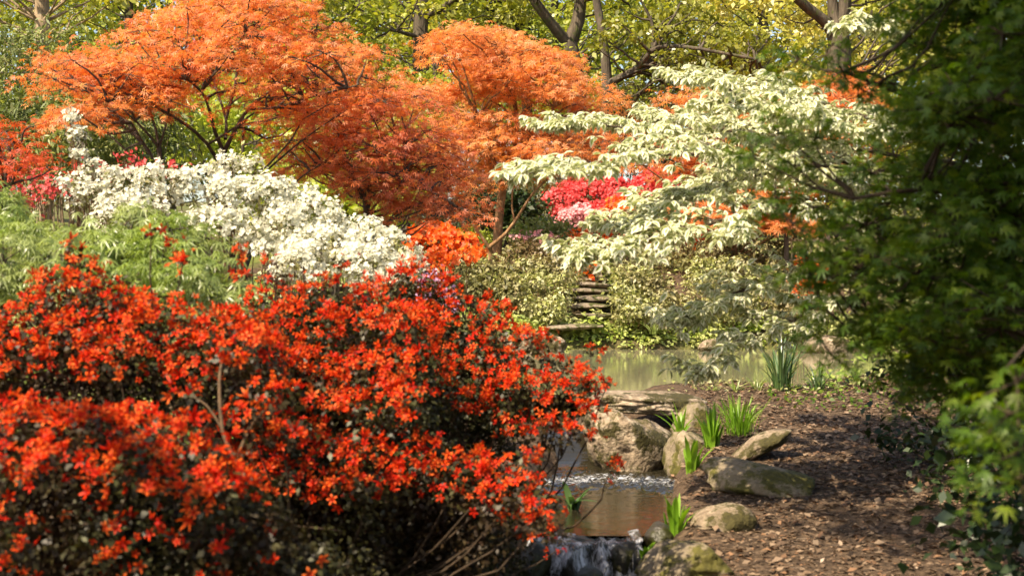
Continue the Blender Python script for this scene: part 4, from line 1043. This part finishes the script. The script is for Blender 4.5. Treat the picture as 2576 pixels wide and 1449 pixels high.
def laceleaf():
    lobes = [(30, 590, 9.8, 100), (150, 630, 9.6, 105), (290, 640, 9.6, 100), (420, 645, 9.6, 100), (510, 690, 9.4, 85), (590, 735, 9.2, 65), (80, 720, 9.1, 130), (250, 730, 9.1, 130), (420, 740, 9.0, 110), (20, 510, 10.2, 45), (370, 600, 10.1, 80), (460, 620, 10.0, 70)]
    base = np.array([P(260, 724, 9.8)[0], 9.8, gz(P(260, 724, 9.8)[0], 9.8)])
    C = []; R = []
    for px, py, Y, r in lobes:
        c = P(px, py, Y); rm = r / F * Y
        for _ in range(7): C.append(c + rng.normal(size=3) * rm * np.array([.45, .45, .3])); R.append(rm * (.45 + .25 * rng.random()))
    C = np.array(C); R = np.array(R)
    st = [(smooth_path([base - UP * .1, base + UP * .5, base + UP * .9 + np.array([.1, 0, 0])], 8), .05, .035)]
    leafy_tree('laceleaf_maple', 'low mounded green laceleaf maple between white and red azaleas', 'shrub', base, st, C, R, LACE, 'lace', .085, 95, 7, .16, 'bark', (.016, .005), dome=.55, droop=.9, hang=1.1, tilt=.45, thick=.03, near=300)
laceleaf()

# ------------------------------------------------------------------ red azaleas in the foreground
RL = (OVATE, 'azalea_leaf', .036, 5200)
GR = 'red azaleas in the foreground'
def red(label, poly, Yf, n, rpx, base_px, base_Y, dens=70, k=3.2, ns=300, up=.5, sep=None, tips=(), fill_to=9999):
    C, R = billows(poly, Yf, n, rpx, sep or rpx[1] * 1.0, .10)
    thick_C = C.copy()
    for px, py, Y, r in tips:
        C = np.concatenate([C, [P(px, py, Y)]]); R = np.concatenate([R, [r * Y / F]])
    x = (base_px - 1288) / F * base_Y; b = np.array([x, base_Y, gz(x, base_Y)])
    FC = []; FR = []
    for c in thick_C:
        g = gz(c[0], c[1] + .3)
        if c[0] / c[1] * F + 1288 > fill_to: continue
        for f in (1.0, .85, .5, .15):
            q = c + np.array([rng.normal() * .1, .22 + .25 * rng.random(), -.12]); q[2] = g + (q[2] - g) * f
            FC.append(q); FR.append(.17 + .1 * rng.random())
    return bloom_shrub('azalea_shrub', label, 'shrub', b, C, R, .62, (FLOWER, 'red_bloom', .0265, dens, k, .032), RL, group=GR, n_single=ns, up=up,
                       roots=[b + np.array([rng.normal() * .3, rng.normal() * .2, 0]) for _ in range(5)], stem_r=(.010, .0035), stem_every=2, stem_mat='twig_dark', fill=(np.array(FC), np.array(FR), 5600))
red('red azalea sprawling lowest with a dense curved band of blossoms in front', [(-120, 1090), (150, 1060), (350, 1060), (480, 1130), (580, 1230), (560, 1290), (400, 1230), (200, 1180), (-100, 1250)], lambda a, b: 5.9 - (b - 1100) * .0012, 24, (60, 95), 200, 6.3, 75, 3.4)
front = red('red azalea with sparse blossoms trailing in the dark below the curved band', [(-100, 1330), (150, 1300), (420, 1330), (600, 1300), (760, 1400), (700, 1480), (300, 1500), (-100, 1480)], lambda a, b: 5.8, 20, (60, 100), 250, 6.2, 15, 2.4, ns=200, up=.1)
red('red azalea peaking in an upright spire against the green laceleaf', [(-100, 860), (30, 780), (170, 700), (330, 760), (480, 790), (640, 830), (720, 900), (520, 950), (250, 930), (60, 930), (-100, 960)], lambda a, b: 7.4 - (b - 800) * .002, 34, (55, 90), 250, 7.6, 62, 3.0,
    tips=[(180, 620, 7.6, 24), (175, 655, 7.6, 30), (230, 680, 7.6, 26), (120, 700, 7.5, 26), (380, 580, 7.6, 12), (420, 620, 7.6, 14), (460, 660, 7.6, 18), (600, 640, 7.8, 14)])
red('red azalea with orange tinted blossoms in the middle of the foreground', [(600, 850), (700, 760), (830, 720), (950, 760), (1050, 850), (1080, 960), (1040, 1050), (900, 1040), (740, 990), (620, 940)], lambda a, b: 8.4 - (b - 850) * .003, 34, (50, 85), 820, 8.4, 56, 2.8,
    tips=[(700, 700, 8.6, 30), (690, 670, 8.6, 22), (860, 660, 8.7, 26), (620, 690, 8.3, 16)])
red('red azalea leaning out over the stream beside the pale boulders', [(980, 720), (1050, 700), (1200, 760), (1330, 850), (1420, 900), (1480, 960), (1490, 1040), (1440, 1120), (1300, 1100), (1150, 1020), (1060, 900)], lambda a, b: 9.4 - (b - 850) * .0025, 40, (42, 70), 1150, 9.3, 56, 2.6,
    tips=[(1010, 680, 9.8, 26), (1490, 880, 9.3, 26), (1530, 960, 9.2, 14), (1500, 1120, 9.0, 20), (1540, 1180, 9.0, 14)], fill_to=1270)
red('red azalea with thin arching sprays below the middle of the foreground', [(560, 1050), (700, 1030), (800, 1100), (1000, 1100), (1150, 1150), (1300, 1180), (1380, 1250), (1400, 1340), (1300, 1330), (1100, 1230), (900, 1250), (700, 1260), (600, 1180)], lambda a, b: 7.6 - (b - 1150) * .002, 46, (45, 75), 800, 7.9, 50, 2.8, up=.35,
    tips=[(560, 905, 6.9, 55), (620, 1050, 6.6, 60), (700, 1010, 6.8, 75), (740, 1090, 6.6, 60), (475, 990, 6.7, 45), (650, 1110, 6.5, 40), (1330, 1290, 8.6, 26), (1380, 1350, 8.6, 22), (1400, 1385, 8.6, 14)], fill_to=1230)
# the bare forked stem that shows in front
def bare_stem():
    root = front; b = np.array(front.location)
    a = Acc(); a.add(*tube(smooth_path([np.array([P(760, 0, 6.6)[0], 6.6, gz(P(760, 0, 6.6)[0], 6.6) - .05]), P(742, 1449, 6.6), P(690, 1320, 6.5), P(640, 1270, 6.5), P(592, 1160, 6.5), P(560, 1080, 6.55), P(552, 960, 6.7), P(560, 900, 6.9)], 22), np.linspace(.019, .006, 22), 8))
    obj('stem', a.mesh('stem', b, True), M['azalea_bark'], root)
    for pts, r in (([(594, 1165, 6.5), (605, 1130, 6.5), (640, 1060, 6.6), (700, 1000, 6.8)], .011), ([(690, 1322, 6.5), (760, 1325, 6.6), (860, 1335, 6.8)], .009), ([(560, 1080, 6.55), (520, 1020, 6.6), (470, 990, 6.7)], .007)):
        c = Acc(); c.add(*tube(smooth_path([P(*q) for q in pts], 10), np.linspace(r, r * .35, 10), 6)); obj('branch', c.mesh('branch', b, True), M['azalea_bark'], root)
bare_stem()

# ------------------------------------------------------------------ cream dogwood in tiers
def dogwood():
    base = np.array([P(2500, 724, 12.4)[0], 12.4, 0]); base[2] = gz(base[0], 12.4)
    root = thing('dogwood_tree', 'variegated dogwood with cream leaves in flat tiers over the pond', 'tree', base)
    top = P(2480, 150, 12.4)
    trunk = smooth_path([base - UP * .1, base * .5 + top * .5 + np.array([.1, 0, 0]), top, P(2450, -60, 12.4)], 14)
    stem_part(root, [(trunk, .09, .05)], M['bark'], base)
    limbs = [[(2490, 340, 12.4), (2150, 290, 12.6), (1950, 230, 12.9), (1720, 195, 13.1)],
             [(2490, 370, 12.4), (2150, 330, 12.0), (1980, 290, 11.8), (1820, 250, 11.7)],
             [(2490, 430, 12.4), (2050, 360, 12.3), (1800, 330, 12.4), (1560, 320, 12.6), (1375, 315, 12.7)],
             [(2490, 450, 12.4), (2050, 420, 11.6), (1750, 390, 11.2), (1500, 415, 11.0), (1320, 432, 11.0)],
             [(2490, 500, 12.4), (2100, 400, 13.0), (1900, 330, 13.5), (1650, 290, 13.8)],
             [(2490, 540, 12.4), (2050, 440, 12.0), (1850, 450, 11.8), (1680, 500, 11.7), (1530, 560, 11.6)],
             [(2490, 560, 12.4), (2080, 470, 12.9), (1900, 440, 13.2), (1760, 470, 13.3)],
             [(2490, 620, 12.4), (2000, 530, 11.2), (1800, 560, 10.9), (1600, 610, 10.8), (1450, 640, 10.7)],
             [(2490, 780, 12.4), (2080, 690, 12.2), (1900, 720, 12.0), (1780, 770, 11.9), (1690, 805, 11.9)],
             [(2490, 840, 12.4), (2120, 770, 11.8), (2000, 800, 11.6), (1880, 850, 11.5), (1760, 930, 11.4)],
             [(2490, 150, 12.4), (2280, 100, 12.0), (2230, 70, 11.8), (2190, 60, 11.6), (2115, 66, 11.4)]]
    ba = Acc(); pos = []; nn = []; dd = []
    for q in limbs:
        low = q[-1][1] > 700; small = .35 if q is limbs[-1] else 1.0; many = 1 if small < 1 else 2 if low else 4
        path = smooth_path([P(*a) for a in q], 26, .012); L = len(path)
        ba.add(*tube(path, np.linspace(.022, .004, L), 6))
        for i in range(4, L):
            t = i / (L - 1)
            for _ in range(many if i < L - 1 else 1):
                if small < 1 and i < 9: continue
                c = path[i] if i == L - 1 else path[i] + (path[min(i + 1, L - 1)] - path[i]) * rng.random()
                dl = unit(path[i] - path[i - 1]); lat = unit(np.cross(dl, UP)) * (1 if rng.random() < .5 else -1)
                ln = (.12 + .42 * (1 - t) + .10) * (.5 + .8 * rng.random()) * small
                tw = unit(dl * (.4 + .6 * rng.random()) + lat * (.7 if i < L - 1 else .1) + UP * (.05 + .18 * rng.random() + (.22 if lat[1] > 0 else -.20)))
                end = c + tw * ln
                ba.add(*segs([c], [end], .004, .002, 4))
                for f in (.3, .55, .8, 1.0):
                    if rng.random() < .2: continue
                    ce = c + (end - c) * f; m = rng.integers(6, 10); a0 = rng.random() * 6.28
                    for j in range(m):
                        a = a0 + j * 6.28 / m + rng.normal() * .25; o = np.array([math.cos(a), math.sin(a), 0])
                        d = unit(o + tw * .5 + UP * (.15 - .95 * rng.random())); pos.append(ce + o * .012); dd.append(d); nn.append(unit(UP + o * .45 + rng.normal(size=3) * .38))
    obj('branches', ba.mesh('branches', base, True), M['twig_dark'], root)
    pos = np.array(pos); nn = np.array(nn); dd = np.array(dd); s = .102 * (.6 + .6 * rng.random(len(pos)))
    u = pos[:, 0] / pos[:, 1] * F + 1288; v = 724.5 - (pos[:, 2] - CZ) / pos[:, 1] * F
    sc = s / pos[:, 1] * np.where((u < 2080) & (u > 1200) & (v > 0), 1, .1) * (.8 + .2 * rng.random(len(s)))
    first = np.zeros(len(s), bool); first[np.argsort(-sc)[:300]] = True
    singles('leaf', DOGLEAF, M['variegated'], root, base, pos[first], nn[first], dd[first], s[first])
    fa = Acc(); fa.add(*scatter(DOGLEAF, pos[~first], nn[~first], dd[~first], s[~first])); obj('foliage', fa.mesh('foliage', base), M['variegated'], root, 'stuff')
dogwood()

# ------------------------------------------------------------------ dark maple at the right and the evergreens in its shade
def dark_maple():
    Y = 7.2; x = (2820 - 1288) / F * Y; b = np.array([x, Y, gz(x, Y)])
    poly = [(2900, -250), (2430, -200), (2320, -20), (2280, 130), (2220, 270), (2180, 400), (2200, 500), (2130, 580), (2150, 660), (2120, 740), (2140, 830), (2200, 930), (2380, 990), (2900, 1050)]
    C, d = crown(poly, Y, 1.3, 120, 60); R = rr(len(C), .16, .34)
    tips = [(2010, 150, 7.2), (2080, 140, 7.2), (1960, 335, 7), (2050, 350, 7), (1900, 400, 7), (2000, 420, 7), (1950, 500, 6.8), (2040, 520, 6.9), (1990, 560, 6.8), (2060, 700, 6.9), (2030, 640, 6.9), (2100, 900, 7), (2120, 180, 7), (2160, 220, 7.1),
            (2560, 960, 4.3), (2540, 1040, 4.2), (2590, 1120, 4.2), (2570, 1200, 4.2), (2610, 1020, 4.3)]
    C = np.concatenate([C, [P(*t) for t in tips]]); R = np.concatenate([R, np.full(len(tips) - 5, .12), np.full(5, .12)])
    st = [(smooth_path([b - UP * .1, b + UP * .9, P(2760, 700, 7.2), P(2700, 300, 7.2), P(2680, -200, 7.3)], 14), .09, .04), (smooth_path([P(2760, 700, 7.2), P(2550, 560, 7), P(2350, 480, 6.9), P(2150, 500, 6.9)], 12), .03, .008),
          (smooth_path([P(2740, 560, 7.2), P(2500, 350, 7.2), P(2300, 250, 7.2), P(2120, 180, 7.1)], 12), .03, .008), (smooth_path([P(2760, 750, 7.2), P(2600, 800, 7.1), P(2400, 800, 7.1), P(2180, 880, 7)], 12), .03, .008),
          (smooth_path([b + UP * .9, P(2760, 950, 6), P(2650, 950, 4.8), P(2580, 980, 4.3)], 10), .02, .006)]
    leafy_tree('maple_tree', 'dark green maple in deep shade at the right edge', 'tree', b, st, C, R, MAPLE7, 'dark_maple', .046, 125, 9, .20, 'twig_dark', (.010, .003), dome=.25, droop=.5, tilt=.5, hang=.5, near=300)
dark_maple()
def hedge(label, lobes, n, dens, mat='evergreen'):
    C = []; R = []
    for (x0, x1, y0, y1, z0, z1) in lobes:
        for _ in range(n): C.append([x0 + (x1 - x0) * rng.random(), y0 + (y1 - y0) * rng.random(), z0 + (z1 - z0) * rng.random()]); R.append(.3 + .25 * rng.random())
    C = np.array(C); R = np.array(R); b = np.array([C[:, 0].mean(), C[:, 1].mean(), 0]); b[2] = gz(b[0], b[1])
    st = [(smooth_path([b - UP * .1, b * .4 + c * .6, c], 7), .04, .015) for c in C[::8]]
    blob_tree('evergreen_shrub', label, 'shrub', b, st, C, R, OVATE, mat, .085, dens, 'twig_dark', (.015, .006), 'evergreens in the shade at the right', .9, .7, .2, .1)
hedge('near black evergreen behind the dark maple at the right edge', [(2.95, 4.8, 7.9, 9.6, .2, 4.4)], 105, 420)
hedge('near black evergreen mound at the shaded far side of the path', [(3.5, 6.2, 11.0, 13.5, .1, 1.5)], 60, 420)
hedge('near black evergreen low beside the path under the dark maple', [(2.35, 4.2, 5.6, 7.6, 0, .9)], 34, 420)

# ------------------------------------------------------------------ unseen tree added behind the viewer, crown shaped to shade path and dark maple
def shade_tree():
    b = np.array([-3.0, -3.2, gz(-3.0, -3.2)])
    C = np.concatenate([np.stack([-3.6 + 7.2 * rng.random(150), -3.5 + 8.9 * rng.random(150), 8.4 + 2.2 * rng.random(150)], 1),
                        np.stack([-10.5 + 7.2 * rng.random(6), -4.5 + 5.0 * rng.random(6), 8.6 + 2.2 * rng.random(6)], 1)])
    C[:, 1] -= .25 * np.maximum(0, -C[:, 0] - 4); C = C[~((np.abs(C[:, 0] + 6.7) < 1.9) & (np.abs(C[:, 1] - .6) < 2.2))]  # crown kept open here so sun reaches the front azaleas
    for wx, wy, wr in ((-3.8, -.8, 1.7), (-2.3, 3.3, .8), (-1.9, 4.6, .7)): C = C[np.hypot(C[:, 0] - wx, C[:, 1] - wy) > wr]  # gaps cut in the added crown to let sun onto chosen leaves
    R = rr(len(C), .6, 1.1)
    st = [(smooth_path([b - UP * .2, b + UP * 3, b + np.array([.2, 1.2, 6.5]), b + np.array([0, 3, 8.6])], 12), .32, .16), (smooth_path([b + UP * 4.5, b + np.array([-1.5, 3, 7.4]), b + np.array([-3.5, 5, 8.6])], 10), .16, .06), (smooth_path([b + UP * 4.5, b + np.array([2, 3, 7.6]), b + np.array([2.5, 7, 8.8])], 10), .16, .06)]
    blob_tree('added_shade_tree', 'unseen broad tree added behind the viewer, its crown shaped to shade the path and the dark maple', 'tree', b, st, C, R, OVATE, 'oak_leaf', .20, 260, 'bark_oak', (.05, .015), None, .6)
shade_tree()
hedge('unseen tall evergreen added to block skylight to the right of the dark maple', [(4.8, 8.0, .5, 8.5, .3, 7.5)], 170, 240)  # out-of-view evergreen mass, added to hold back sky light from the right
